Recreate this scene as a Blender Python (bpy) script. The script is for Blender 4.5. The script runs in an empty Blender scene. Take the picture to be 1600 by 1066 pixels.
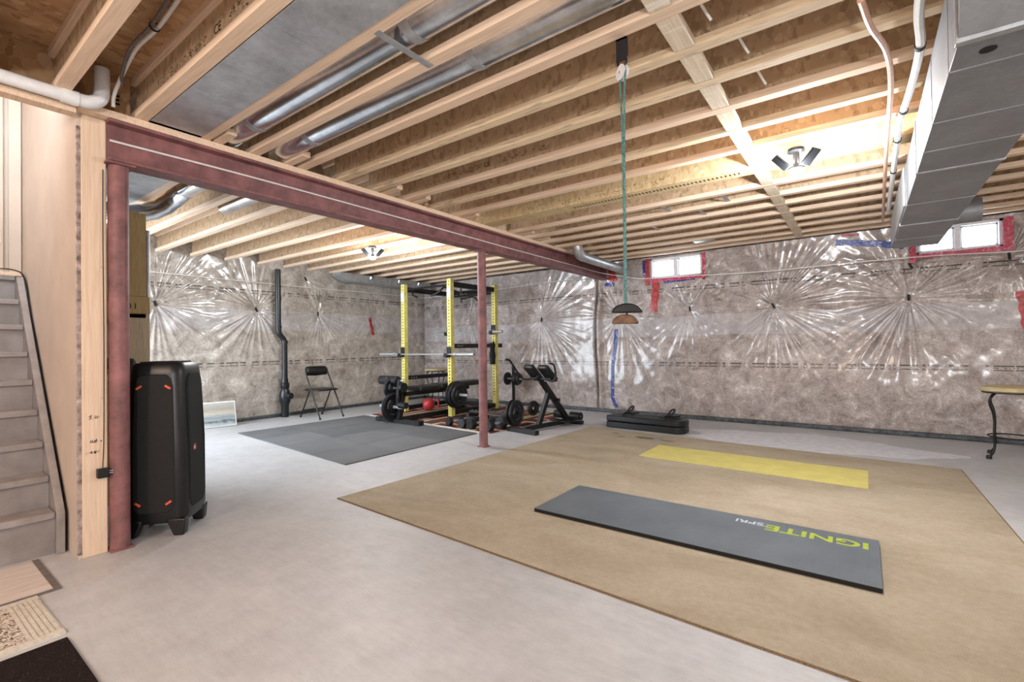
import bpy, bmesh, math, random
import numpy as np
from mathutils import Vector, Matrix
random.seed(7)
rng = np.random.default_rng(11)
PI = math.pi
C = bpy.context.scene.collection
scn = bpy.context.scene

# ------------------------------------------------------------------ camera
cam_d = bpy.data.cameras.new('camera')
cam_d.sensor_width = 36.0
cam_d.lens = 742.72 / 1600 * 36.0
cam_d.clip_start = 0.05
cam = bpy.data.objects.new('camera', cam_d)
C.objects.link(cam)
yaw, pit, rol = [math.radians(a) for a in (36.473, 0.532, -0.739)]
Fw = Vector((-math.sin(yaw) * math.cos(pit), math.cos(yaw) * math.cos(pit), math.sin(pit)))
Rt = Vector((math.cos(yaw), math.sin(yaw), 0))
Up = Rt.cross(Fw)
Rt, Up = Rt * math.cos(rol) + Up * math.sin(rol), Up * math.cos(rol) - Rt * math.sin(rol)
M = Matrix((Rt, Up, -Fw)).transposed().to_4x4()
M.translation = Vector((0, 0, 1.1))
cam.matrix_world = M
scn.camera = cam

# ------------------------------------------------------------------ world, lamps, exposure
w = bpy.data.worlds.new('daylight'); scn.world = w
w.use_nodes = True
w.node_tree.nodes['Background'].inputs[0].default_value = (0.80, 0.90, 1.0, 1)
w.node_tree.nodes['Background'].inputs[1].default_value = 9.0

def lamp(name, loc, watt, col, radius):
    d = bpy.data.lights.new(name, 'POINT'); d.energy = watt; d.color = col; d.shadow_soft_size = radius
    o = bpy.data.objects.new(name, d); C.objects.link(o); o.location = loc
    return o
# warm stair-side bulb, then three unseen fill lamps added for even brightness (bodies below)
lamp('stair_side_bulb_light', (-1.75, -1.75, 2.22), 84, (1.0, 0.80, 0.66), 0.09)
lamp('rear_fill_light', (1.55, -0.9, 2.22), 30, (0.97, 0.97, 1.0), 0.09)
lamp('stand_fill_light', (0.75, -1.7, 1.42), 125, (0.98, 0.98, 1.0), 0.16)
lamp('side_fill_light', (2.1, 3.2, 2.22), 24, (1.0, 0.95, 0.9), 0.09)
# light given by the lamps in view
lamp('garage_lamp_light', (-0.34, 3.70, 2.225), 95, (0.95, 0.97, 1.0), 0.05)
lamp('gym_lamp_light', (-5.06, 3.84, 2.225), 85, (0.92, 0.96, 1.0), 0.05)
# lamp at the head of the stairs
lamp('stair_head_light', (-3.95, -0.15, 2.9), 4, (1.0, 0.82, 0.66), 0.08)

scn.view_settings.view_transform = 'Standard'
scn.view_settings.look = 'None'
scn.view_settings.exposure = 0.76
scn.view_settings.gamma = 1.0
scn.view_settings.use_curve_mapping = False

# ------------------------------------------------------------------ materials
def s2l(c):
    return tuple(((v / 255) / 12.92 if v / 255 <= 0.04045 else (((v / 255) + 0.055) / 1.055) ** 2.4) for v in c) + (1,)

class NT:
    def __init__(s, name):
        s.m = bpy.data.materials.new(name); s.m.use_nodes = True
        s.t = s.m.node_tree; s.n = s.t.nodes; s.l = s.t.links
        s.b = s.n['Principled BSDF']; s.out = s.n['Material Output']
        s.tc = s.n.new('ShaderNodeTexCoord')
    def new(s, k, **kw):
        n = s.n.new('ShaderNode' + k)
        for a, v in kw.items(): setattr(n, a, v)
        return n
    def mapping(s, scale=(1, 1, 1), coord='Object', rot=(0, 0, 0)):
        m = s.new('Mapping'); s.l.new(s.tc.outputs[coord], m.inputs[0])
        m.inputs['Scale'].default_value = scale; m.inputs['Rotation'].default_value = rot
        return m.outputs[0]
    def noise(s, vec, scale, detail=4, rough=0.6, dist=0):
        n = s.new('TexNoise'); s.l.new(vec, n.inputs['Vector'])
        n.inputs['Scale'].default_value = scale; n.inputs['Detail'].default_value = detail
        n.inputs['Roughness'].default_value = rough; n.inputs['Distortion'].default_value = dist
        return n.outputs['Fac']
    def voronoi(s, vec, scale, feature='F1', out='Distance'):
        n = s.new('TexVoronoi'); n.feature = feature; s.l.new(vec, n.inputs['Vector'])
        n.inputs['Scale'].default_value = scale
        return n.outputs[out]
    def ramp(s, fac, stops):
        r = s.new('ValToRGB'); s.l.new(fac, r.inputs[0])
        e = r.color_ramp.elements
        while len(e) < len(stops): e.new(0.5)
        for i, (p, c) in enumerate(stops): e[i].position = p; e[i].color = c if len(c) == 4 else s2l(c)
        return r.outputs[0]
    def mix(s, fac, a, b, mode='MIX'):
        m = s.new('MixRGB'); m.blend_type = mode
        for i, v in ((0, fac), (1, a), (2, b)):
            if hasattr(v, 'is_output'): s.l.new(v, m.inputs[i])
            elif i == 0: m.inputs[0].default_value = v
            else: m.inputs[i].default_value = v if len(v) == 4 else s2l(v)
        return m.outputs[0]
    def math(s, op, a, b=0.0, c=None):
        m = s.new('Math'); m.operation = op
        for i, v in enumerate((a, b) if c is None else (a, b, c)):
            if hasattr(v, 'is_output'): s.l.new(v, m.inputs[i])
            else: m.inputs[i].default_value = v
        return m.outputs[0]
    def bump(s, h, strength=0.3, dist=0.01):
        b = s.new('Bump'); s.l.new(h, b.inputs['Height'])
        b.inputs['Strength'].default_value = strength; b.inputs['Distance'].default_value = dist
        s.l.new(b.outputs[0], s.b.inputs['Normal']); return b
    def color(s, c):
        if hasattr(c, 'is_output'): s.l.new(c, s.b.inputs['Base Color'])
        else: s.b.inputs['Base Color'].default_value = c if len(c) == 4 else s2l(c)
    def set(s, rough=0.5, metal=0.0, spec=0.5, **kw):
        s.b.inputs['Roughness'].default_value = rough; s.b.inputs['Metallic'].default_value = metal
        s.b.inputs['Specular IOR Level'].default_value = spec
        for k, v in kw.items(): s.b.inputs[k].default_value = v
        return s.m

MAT = {}
def plain(name, c, rough=0.5, metal=0.0, var=0.08, vs=30, bump=0.0, spec=0.5, **kw):
    t = NT(name); v = t.mapping()
    n = t.noise(v, vs, 5)
    lo = tuple(max(0, x * (1 - var * 2)) for x in c); hi = tuple(min(255, x * (1 + var)) for x in c)
    t.color(t.ramp(n, [(0.3, lo), (0.7, hi)]))
    if bump: t.bump(n, bump, 0.004)
    MAT[name] = t.set(rough, metal, spec, **kw); return MAT[name]

def wood(name, c1, c2, grain=(2, 40, 40), knots=True, rough=0.75, stain=None):
    t = NT(name); v = t.mapping(grain)
    g = t.noise(v, 3.0, 6, 0.65, 0.6)
    col = t.ramp(g, [(0.25, c1), (0.55, c2), (0.8, tuple(min(255, x + 8) for x in c2))])
    if knots:
        k = t.voronoi(t.mapping((1.6, 9, 9)), 1.3)
        kf = t.ramp(k, [(0.0, (1, 1, 1, 1)), (0.07, (0, 0, 0, 1))])
        col = t.mix(t.math('MULTIPLY', kf, 0.7), col, tuple(x * 0.5 for x in c1))
    if stain:
        sn = t.noise(t.mapping((1.5, 12, 12)), 3, 5)
        sf = t.ramp(sn, [(0.56, (0, 0, 0, 1)), (0.66, (1, 1, 1, 1))])
        col = t.mix(t.math('MULTIPLY', sf, 0.55), col, stain)
    t.color(col); t.bump(g, 0.15, 0.003)
    MAT[name] = t.set(rough, 0, 0.3); return MAT[name]

def osb(name, c1, c2, c3, scale=1.0, bright=1.0):
    t = NT(name)
    a = t.new('TexVoronoi'); a.feature = 'F1'
    nz = t.new('TexNoise'); nz.inputs['Scale'].default_value = 9 * scale
    t.l.new(t.tc.outputs['Object'], nz.inputs['Vector'])
    mp = t.mapping((44 * scale, 30 * scale, 26 * scale))
    ad = t.new('VectorMath'); ad.operation = 'ADD'
    t.l.new(mp, ad.inputs[0])
    sc = t.new('VectorMath'); sc.operation = 'SCALE'; sc.inputs['Scale'].default_value = 2.2
    t.l.new(nz.outputs['Color'], sc.inputs[0]); t.l.new(sc.outputs[0], ad.inputs[1])
    t.l.new(ad.outputs[0], a.inputs['Vector']); a.inputs['Scale'].default_value = 1.0
    sp = t.new('SeparateColor'); t.l.new(a.outputs['Color'], sp.inputs[0])
    col = t.ramp(sp.outputs[0], [(0.0, c1), (0.4, c2), (0.8, c2), (1.0, c3)])
    f = t.noise(t.mapping((70 * scale, 70 * scale, 22 * scale)), 1.0, 3, 0.6, 1.5)
    ff = t.ramp(f, [(0.64, (0, 0, 0, 1)), (0.70, (1, 1, 1, 1))])
    col = t.mix(t.math('MULTIPLY', ff, 0.45), col, tuple(x * 0.5 for x in c1))
    t.color(col); t.bump(a.outputs['Distance'], 0.2, 0.003)
    MAT[name] = t.set(0.8, 0, 0.25); return MAT[name]

wood('pine', (206, 176, 148), (230, 205, 180), (1.2, 30, 30))
wood('pine_grimy', (196, 170, 136), (226, 204, 172), (1.2, 30, 30), stain=(120, 112, 106))
wood('pine_blocking', (196, 176, 150), (224, 208, 184), (30, 1.2, 30), stain=(250, 248, 242))
wood('pine_upright', (206, 178, 152), (224, 200, 176), (30, 30, 1.2))
wood('dusty_pine', (200, 180, 150), (222, 205, 178), (30, 30, 1.2))
wood('plywood', (156, 130, 86), (178, 154, 108), (30, 30, 3), knots=False)
wood('dark_plywood', (62, 40, 28), (88, 60, 42), (30, 30, 3), knots=False)
wood('weathered_board', (165, 150, 125), (190, 176, 150), (30, 30, 2))
osb('osb_web', (164, 138, 108), (190, 162, 130), (206, 180, 148))
osb('osb_subfloor', (158, 122, 88), (190, 154, 116), (206, 174, 138), 0.7)
osb('lsl_girder', (190, 166, 124), (208, 186, 146), (222, 204, 166))
plain('red_primer', (134, 90, 90), 0.55, 0.0, 0.13, 9, 0.1)
plain('white_cable', (228, 226, 224), 0.4, 0, 0.02)
plain('beige_cable', (214, 172, 150), 0.4, 0, 0.05)
plain('black_plastic', (19, 20, 23), 0.38, 0, 0.1)
plain('black_matte', (16, 16, 18), 0.75, 0, 0.1)
plain('grille_cloth', (12, 18, 18), 0.85, 0, 0.2, 300, 0.2)
plain('black_steel', (26, 27, 29), 0.42, 0.2, 0.12)
plain('black_vinyl', (28, 29, 31), 0.42, 0, 0.1, 60)
plain('yellow_steel', (222, 213, 122), 0.42, 0, 0.05, 14)
plain('chrome_bar', (205, 207, 210), 0.3, 0.6, 0.03)
plain('iron_plate', (36, 37, 40), 0.45, 0.3, 0.2, 40)
plain('iron_plate_edge', (92, 94, 98), 0.4, 0.5, 0.15, 40)
plain('red_enamel', (176, 46, 50), 0.4, 0, 0.1)
plain('orange_accent', (232, 96, 62), 0.5, 0, 0.04)
plain('white_vinyl', (232, 232, 236), 0.35, 0, 0.02)
plain('white_pvc', (226, 228, 230), 0.3, 0, 0.02)
plain('abs_black', (26, 30, 32), 0.35, 0, 0.25, 30)
plain('grey_paint', (150, 144, 142), 0.55, 0, 0.06, 10)
plain('grey_riser', (146, 140, 138), 0.55, 0, 0.07, 6)
plain('drywall', (200, 184, 170), 0.75, 0, 0.02, 4)
plain('torn_gypsum', (188, 172, 166), 0.9, 0, 0.22, 26)
plain('door_paint', (200, 184, 168), 0.6, 0, 0.02, 4)
plain('switch_white', (240, 232, 214), 0.4, 0, 0.01)
plain('tan_cushion', (196, 180, 140), 0.7, 0, 0.06, 12)
plain('iron_black', (22, 22, 22), 0.45, 0.2, 0.1)
plain('teal_cord', (84, 132, 130), 0.6, 0, 0.25, 90)
plain('nylon_black', (14, 14, 20), 0.7, 0, 0.2, 120)
plain('brown_leather', (108, 78, 56), 0.5, 0, 0.2, 40)
plain('concrete_curb', (128, 130, 132), 0.8, 0, 0.2, 14, 0.3)
plain('dark_flap', (70, 74, 78), 0.45, 0, 0.3, 20)
plain('green_print', (166, 182, 54), 0.7, 0, 0.04, 60)
plain('pale_print', (190, 200, 206), 0.7, 0, 0.04, 60)
plain('black_ink', (34, 26, 20), 0.9, 0, 0.05)
plain('brown_ink', (84, 60, 36), 0.9, 0, 0.05)
plain('white_paper', (230, 230, 228), 0.7, 0, 0.03)
plain('grey_cloth', (120, 112, 110), 0.9, 0, 0.2, 20)
plain('grey_tape', (112, 104, 100), 0.6, 0, 0.08, 30)
plain('far_wall', (196, 190, 184), 0.8, 0, 0.04, 3)

def galv(name, c, rough, spot=7, metal=0.85):
    t = NT(name); v = t.mapping()
    n = t.noise(v, spot, 6, 0.65); m = t.voronoi(t.mapping((60, 60, 60)), 1.0, 'F1', 'Color')
    sp = t.new('SeparateColor'); t.l.new(m, sp.inputs[0])
    f = t.math('ADD', t.math('MULTIPLY', n, 0.92), t.math('MULTIPLY', sp.outputs[0], 0.08))
    t.color(t.ramp(f, [(0.25, tuple(x * 0.8 for x in c)), (0.7, tuple(min(255, x * 1.1) for x in c))]))
    t.bump(t.noise(t.mapping((1.5, 1.5, 1.5)), 2.0, 2), 0.12, 0.03)
    MAT[name] = t.set(rough, metal, 0.5); return MAT[name]
galv('galvanized', (178, 181, 184), 0.42, 7, 0.55)
galv('galvanized_duct', (150, 153, 158), 0.5, 1.5, 0.5)
galv('bright_foil', (205, 208, 212), 0.2, 5, 0.95)
galv('duct_lit_side', (205, 210, 216), 0.4, 4, 0.55)  # duct metal in a brighter colour, standing in for lamplight

# concrete floor
t = NT('concrete'); v = t.mapping()
n1 = t.noise(v, 0.7, 5); n2 = t.noise(v, 9, 8, 0.7); n3 = t.noise(t.mapping((6, 45, 1), rot=(0, 0, 0.6)), 1.0, 6, 0.7)
f = t.math('ADD', t.math('MULTIPLY', n1, 0.5), t.math('ADD', t.math('MULTIPLY', n2, 0.3), t.math('MULTIPLY', n3, 0.2)))
col = t.ramp(f, [(0.36, (164, 165, 167)), (0.5, (185, 186, 188)), (0.64, (203, 204, 206))])
sp_ = t.voronoi(t.mapping((1, 1, 1)), 3.1)
spf = t.ramp(sp_, [(0.0, (1, 1, 1, 1)), (0.03, (0, 0, 0, 1))])
scr = t.math('ABSOLUTE', t.math('SUBTRACT', t.noise(t.mapping((2.2, 7, 1), rot=(0, 0, -0.5)), 1.5, 5, 0.6, 2.0), 0.5))
scf = t.ramp(scr, [(0.0, (1, 1, 1, 1)), (0.006, (0, 0, 0, 1))])
col = t.mix(t.math('MULTIPLY', scf, 0.22), col, (120, 116, 112))
col = t.mix(t.math('MULTIPLY', spf, 0.6), col, (92, 84, 80))
t.color(col); t.bump(t.math('ADD', n2, n3), 0.12, 0.006)
MAT['concrete'] = t.set(0.5, 0, 0.45)
# white patch paint / splashes
plain('white_splash', (216, 218, 224), 0.6, 0, 0.04, 12)

# carpet
t = NT('carpet'); v = t.mapping()
n1 = t.noise(v, 260, 2); n2 = t.noise(t.mapping((1.0, 1.7, 1)), 1.1, 6, 0.7, 0.4); n3 = t.noise(v, 40, 3)
f = t.math('ADD', t.math('MULTIPLY', n2, 0.55), t.math('ADD', t.math('MULTIPLY', n1, 0.25), t.math('MULTIPLY', n3, 0.2)))
col = t.ramp(f, [(0.3, (140, 128, 109)), (0.48, (166, 154, 134)), (0.66, (185, 175, 156))])
t.color(col); t.bump(n1, 0.5, 0.004)
MAT['carpet'] = t.set(0.95, 0, 0.1)
plain('carpet_edge', (122, 100, 74), 0.95, 0, 0.2, 200, 0.3)
plain('yellow_foam', (208, 198, 116), 0.7, 0, 0.03, 6)
# black exercise mat with fine ribs
t = NT('exercise_mat'); v = t.mapping()
wv = t.new('TexWave'); wv.inputs['Scale'].default_value = 45; t.l.new(v, wv.inputs['Vector'])
nn = t.noise(v, 70, 3); n4 = t.noise(v, 3, 4)
ck = t.voronoi(t.mapping((1, 1.6, 1)), 9.0)
cf = t.ramp(ck, [(0.0, (1, 1, 1, 1)), (0.035, (0, 0, 0, 1))])
cg = t.ramp(t.noise(v, 4, 2), [(0.55, (0, 0, 0, 1)), (0.62, (1, 1, 1, 1))])
col = t.ramp(n4, [(0.3, (88, 96, 104)), (0.7, (104, 112, 119))])
t.color(t.mix(t.math('MULTIPLY', cf, cg), col, (22, 26, 30)))
t.bump(wv.outputs[0], 0.25, 0.002)
MAT['exercise_mat'] = t.set(0.6, 0, 0.4)
plain('foam_edge', (14, 13, 13), 0.8, 0, 0.1)
t = NT('rubber_tile'); v = t.mapping()
n = t.noise(v, 160, 2); n2 = t.noise(v, 2, 4)
f = t.math('ADD', t.math('MULTIPLY', n, 0.4), t.math('MULTIPLY', n2, 0.6))
oi = t.new('ObjectInfo'); f = t.math('ADD', f, t.math('MULTIPLY', t.math('SUBTRACT', oi.outputs['Random'], 0.5), 0.30))
t.color(t.ramp(f, [(0.3, (86, 88, 90)), (0.7, (112, 114, 116))])); t.bump(n, 0.3, 0.002)
MAT['rubber_tile'] = t.set(0.8, 0, 0.3)

# plastic sheeted insulation: mottled fibre under clear poly film, printed dashes
def insulation(name, axis, band, text_z, tint):
    t = NT(name)
    sep = t.new('SeparateXYZ'); t.l.new(t.tc.outputs['Object'], sep.inputs[0])
    run = sep.outputs[axis]; z = sep.outputs[2]
    v = t.mapping()
    nb = t.noise(v, 5.0, 8, 0.72, 0.8); nf = t.noise(v, 34, 6, 0.72, 1.6); nl = t.noise(t.mapping((1, 1, 1.5)), 1.2, 3)
    f = t.math('ADD', t.math('MULTIPLY', nb, 0.5), t.math('ADD', t.math('MULTIPLY', nf, 0.38), t.math('MULTIPLY', nl, 0.12)))
    col = t.ramp(f, [(0.37, tint[0]), (0.46, tint[1]), (0.54, tint[2]), (0.64, tint[3])])
    rid = t.math('ABSOLUTE', t.math('SUBTRACT', t.noise(v, 15, 4, 0.6, 3.0), 0.5))
    rf = t.ramp(rid, [(0.0, (1, 1, 1, 1)), (0.022, (0, 0, 0, 1))])
    col = t.mix(t.math('MULTIPLY', rf, 0.28), col, (226, 220, 214))
    # pale double layer of film
    b0 = t.math('GREATER_THAN', z, band[0]); b1 = t.math('LESS_THAN', z, band[1])
    wob = t.noise(t.mapping((0.8, 0.8, 0.8)), 2.0, 2)
    zz = t.math('ADD', z, t.math('MULTIPLY', wob, 0.06))
    b0 = t.math('GREATER_THAN', zz, band[0] + 0.03); b1 = t.math('LESS_THAN', zz, band[1] + 0.03)
    bf = t.math('MULTIPLY', t.math('MULTIPLY', b0, b1), 0.5)
    col = t.mix(bf, col, t.ramp(nb, [(0.3, (168, 164, 166)), (0.7, (202, 200, 204))]))
    # dashed printing
    dn = t.noise(t.mapping((9, 9, 0.0)), 1.3, 2)
    dash = t.math('GREATER_THAN', dn, 0.47)
    inkf = None
    for zc in text_z:
        for dz, w_ in ((0.022, 0.0075), (-0.022, 0.005), (0.0, 0.005)):
            dist = t.math('ABSOLUTE', t.math('SUBTRACT', z, zc + dz))
            ln = t.math('LESS_THAN', dist, w_)
            if dz == 0.0:
                ln = t.math('MULTIPLY', ln, t.math('GREATER_THAN', t.noise(t.mapping((60, 60, 0)), 1.0, 1), 0.55))
            inkf = ln if inkf is None else t.math('MAXIMUM', inkf, ln)
    inkf = t.math('MULTIPLY', t.math('MULTIPLY', inkf, dash), 0.95)
    col = t.mix(inkf, col, (44, 40, 40))
    t.color(col)
    bh = t.math('ADD', t.math('MULTIPLY', nf, 0.4), t.noise(v, 9, 4, 0.6, 2.0))
    t.bump(bh, 0.28, 0.02)
    t.b.inputs['Coat Weight'].default_value = 1.0
    t.b.inputs['Coat Roughness'].default_value = 0.17
    MAT[name] = t.set(0.6, 0, 0.3); return MAT[name]
insulation('poly_wall_left', 1, (1.39, 1.70), (0.87, 1.98), ((104, 94, 84), (160, 151, 141), (186, 178, 168), (234, 230, 224)))
insulation('poly_wall_back', 0, (1.21, 1.50), (0.79, 1.90), ((92, 80, 76), (146, 134, 129), (174, 163, 158), (228, 222, 220)))

# patterned rug
t = NT('geometric_rug')
sep = t.new('SeparateXYZ'); t.l.new(t.tc.outputs['Object'], sep.inputs[0])
fx = t.math('PINGPONG', t.math('MULTIPLY', sep.outputs[0], 1.0), 0.46)
fy = t.math('PINGPONG', t.math('MULTIPLY', sep.outputs[1], 1.0), 0.38)
mx = t.math('MAXIMUM', fx, fy)
st = t.math('FRACT', t.math('MULTIPLY', t.math('ADD', mx, t.math('MULTIPLY', t.math('FLOOR', t.math('MULTIPLY', sep.outputs[0], 1.47)), 0.05)), 2.3))
r = t.new('ValToRGB'); t.l.new(st, r.inputs[0]); r.color_ramp.interpolation = 'CONSTANT'
e = r.color_ramp.elements
for i, (p, c) in enumerate([(0, (52, 44, 42)), (0.14, (140, 66, 66)), (0.34, (184, 174, 146)), (0.5, (108, 54, 56)), (0.64, (70, 60, 56)), (0.76, (176, 158, 116)), (0.9, (132, 126, 110))]):
    if i > 1: e.new(p)
    e[i].position = p; e[i].color = s2l(c)
t.color(r.outputs[0]); t.bump(t.noise(t.mapping(), 250, 2), 0.3, 0.003)
MAT['geometric_rug'] = t.set(0.95, 0, 0.1)

# doormat with scrolled pattern / pale plank mat / black speckled mat
t = NT('scroll_mat')
n = t.noise(t.mapping((1, 1, 1)), 26, 2, 0.4, 3.0)
a = t.math('ABSOLUTE', t.math('SUBTRACT', n, 0.5))
t.color(t.ramp(a, [(0.0, (74, 60, 52)), (0.028, (96, 80, 70)), (0.055, (212, 202, 190))])); t.bump(n, 0.5, 0.006)
MAT['scroll_mat'] = t.set(0.9, 0, 0.1)
plain('cream_rib', (208, 202, 190), 0.8, 0, 0.05, 60)
t = NT('pale_plank'); g = t.noise(t.mapping((26, 2.0, 1)), 2, 6, 0.7)
t.color(t.ramp(g, [(0.3, (186, 174, 166)), (0.7, (222, 214, 208))])); MAT['pale_plank'] = t.set(0.6, 0, 0.3)
t = NT('black_speckle'); n = t.noise(t.mapping(), 220, 2)
t.color(t.ramp(n, [(0.5, (32, 25, 24)), (0.68, (46, 38, 36)), (0.74, (120, 110, 106))])); t.bump(n, 0.6, 0.005)
MAT['black_speckle'] = t.set(0.95, 0, 0.1)
# taped sheathing tapes
def tape(name, c1, c2, white):
    t = NT(name); n = t.noise(t.mapping(), 24, 3, 0.6, 1.0)
    t.color(t.ramp(n, [(0.36, c1), (0.58, c2), (0.64, white)])); t.bump(n, 0.4, 0.006)
    MAT[name] = t.set(0.35, 0, 0.5)
tape('red_tape', (120, 36, 42), (190, 66, 66), (202, 92, 88))
tape('blue_tape', (20, 34, 96), (34, 58, 150), (196, 206, 226))
tape('pink_tape', (170, 40, 72), (206, 76, 104), (228, 150, 168))
# painting
t = NT('seascape'); sep = t.new('SeparateXYZ'); t.l.new(t.tc.outputs['Object'], sep.inputs[0])
n = t.noise(t.mapping((1, 5, 22)), 1.6, 5, 0.65)
f = t.math('ADD', t.math('MULTIPLY', sep.outputs[2], 2.6), t.math('MULTIPLY', t.math('SUBTRACT', n, 0.5), 0.28))
t.color(t.ramp(f, [(0.02, (190, 192, 188)), (0.14, (150, 158, 160)), (0.2, (76, 92, 96)), (0.27, (150, 158, 158)),
                   (0.36, (128, 142, 150)), (0.5, (186, 180, 166)), (0.66, (160, 152, 140)), (0.85, (172, 172, 166))]))
MAT['seascape'] = t.set(0.6, 0, 0.3)
# glass
t = NT('window_glass'); tr = t.new('BsdfTransparent'); gl = t.new('BsdfGlossy'); mx = t.new('MixShader')
gl.inputs['Roughness'].default_value = 0.05; mx.inputs[0].default_value = 0.06
t.l.new(tr.outputs[0], mx.inputs[1]); t.l.new(gl.outputs[0], mx.inputs[2]); t.l.new(mx.outputs[0], t.out.inputs[0])
MAT['window_glass'] = t.m
def emit(name, c, s):
    t = NT(name); t.b.inputs['Emission Color'].default_value = c; t.b.inputs['Emission Strength'].default_value = s
    t.color((230, 230, 230)); MAT[name] = t.set(0.5)
emit('led_glow', (0.93, 0.97, 1.0, 1), 28.0)
emit('bulb_glow', (1.0, 0.85, 0.7, 1), 8.0)

# ------------------------------------------------------------------ mesh helpers
class MB:
    def __init__(s): s.v = []; s.f = []; s.sm = []
    def add(s, vs, fs, smooth=False):
        o = len(s.v); s.v += [tuple(p) for p in vs]
        s.f += [tuple(i + o for i in f) for f in fs]; s.sm += [smooth] * len(fs); return s
    def box(s, c, d, rot=None):
        hx, hy, hz = d[0] / 2, d[1] / 2, d[2] / 2
        vs = [Vector((x, y, z)) for x in (-hx, hx) for y in (-hy, hy) for z in (-hz, hz)]
        if rot is not None: vs = [rot @ q for q in vs]
        vs = [q + Vector(c) for q in vs]
        return s.add(vs, [(0, 1, 3, 2), (4, 6, 7, 5), (0, 4, 5, 1), (2, 3, 7, 6), (0, 2, 6, 4), (1, 5, 7, 3)])
    def bb(s, x0, x1, y0, y1, z0, z1):
        return s.box(((x0 + x1) / 2, (y0 + y1) / 2, (z0 + z1) / 2), (abs(x1 - x0), abs(y1 - y0), abs(z1 - z0)))
    def beam(s, a, b, wd, ht, up=(0, 0, 1)):          # rectangular bar from a to b
        a, b = Vector(a), Vector(b); d = (b - a); L = d.length; d.normalize()
        sd = d.cross(Vector(up))
        if sd.length < 1e-4: sd = d.cross(Vector((1, 0, 0)))
        sd.normalize(); u = sd.cross(d)
        R = Matrix((d, sd, u)).transposed()
        return s.box((a + b) / 2, (L, wd, ht), R)
    def ring(s, c, d, r, n, ref=None):
        d = d.normalized()
        u = d.orthogonal().normalized() if ref is None else (ref - d * ref.dot(d)).normalized()
        w_ = d.cross(u)
        return [c + (u * math.cos(2 * PI * i / n) + w_ * math.sin(2 * PI * i / n)) * r for i in range(n)], u
    def tube(s, pts, r, n=10, caps=True):
        pts = [Vector(p) for p in pts]; rs = r if isinstance(r, (list, tuple)) else [r] * len(pts)
        vs = []; ref = None
        for i, p in enumerate(pts):
            d = (pts[min(i + 1, len(pts) - 1)] - pts[max(i - 1, 0)])
            rg, ref = s.ring(p, d, rs[i], n, ref); vs += rg
        fs = [(i * n + j, i * n + (j + 1) % n, (i + 1) * n + (j + 1) % n, (i + 1) * n + j) for i in range(len(pts) - 1) for j in range(n)]
        s.add(vs, fs, True)
        if caps:
            o = len(s.v) - len(vs)
            s.f += [tuple(o + j for j in reversed(range(n))), tuple(o + (len(pts) - 1) * n + j for j in range(n))]; s.sm += [False, False]
        return s
    def lathe(s, prof, c=(0, 0, 0), axis=(0, 0, 1), n=24):   # prof: (radius, height)
        ax = Vector(axis).normalized(); u = ax.orthogonal().normalized(); w_ = ax.cross(u); c = Vector(c)
        vs = [c + ax * h + (u * math.cos(2 * PI * j / n) + w_ * math.sin(2 * PI * j / n)) * max(r, 1e-4) for r, h in prof for j in range(n)]
        fs = [(i * n + j, i * n + (j + 1) % n, (i + 1) * n + (j + 1) % n, (i + 1) * n + j) for i in range(len(prof) - 1) for j in range(n)]
        return s.add(vs, fs, True)
    def prism(s, poly, ext):                            # poly: 3d points, ext: extrusion vector
        e = Vector(ext); p = [Vector(q) for q in poly]; n = len(p)
        return s.add(p + [q + e for q in p], [tuple(reversed(range(n))), tuple(range(n, 2 * n))] + [(i, (i + 1) % n, n + (i + 1) % n, n + i) for i in range(n)])
    def mesh(s, name):
        m = bpy.data.meshes.new(name); m.from_pydata(s.v, [], s.f)
        m.polygons.foreach_set('use_smooth', s.sm); m.update()
        bm = bmesh.new(); bm.from_mesh(m); bmesh.ops.recalc_face_normals(bm, faces=bm.faces); bm.to_mesh(m); bm.free()
        m.set_sharp_from_angle(angle=math.radians(40))
        return m
    def build(s, name, mat, parent=None, bevel=0.0, seg=2, loc=None):
        o = bpy.data.objects.new(name, s.mesh(name)); C.objects.link(o)
        o.data.materials.append(MAT[mat] if isinstance(mat, str) else mat)
        if parent is not None: o.parent = parent
        if loc is not None: o.location = loc
        if bevel:
            b = o.modifiers.new('bevel', 'BEVEL'); b.width = bevel; b.segments = seg; b.limit_method = 'ANGLE'; b.angle_limit = math.radians(35)
            b.harden_normals = False
        return o

def tag(o, label=None, cat=None, group=None, kind=None):
    if label: o['label'] = label
    if cat: o['category'] = cat
    if group: o['group'] = group
    if kind: o['kind'] = kind
    return o
def thing(name, label, cat, loc=(0, 0, 0), rz=0, group=None):
    o = bpy.data.objects.new(name, None); C.objects.link(o); o.empty_display_size = 0.05
    o.location = loc; o.rotation_euler = (0, 0, rz)
    return tag(o, label, cat, group)
def dup(o, parent=None):
    c = o.copy(); C.objects.link(c); c.parent = parent
    for ch in list(o.children): dup(ch, c)
    return c
def catmull(pts, k=6):
    P = [Vector(p) for p in pts]; P = [P[0] * 2 - P[1]] + P + [P[-1] * 2 - P[-2]]; out = []
    for i in range(1, len(P) - 2):
        a, b, c, d = P[i - 1:i + 3]
        for j in range(k):
            x = j / k
            out.append(0.5 * ((2 * b) + (c - a) * x + (2 * a - 5 * b + 4 * c - d) * x * x + (3 * b - a - 3 * c + d) * x ** 3))
    out.append(P[-2]); return out
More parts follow.
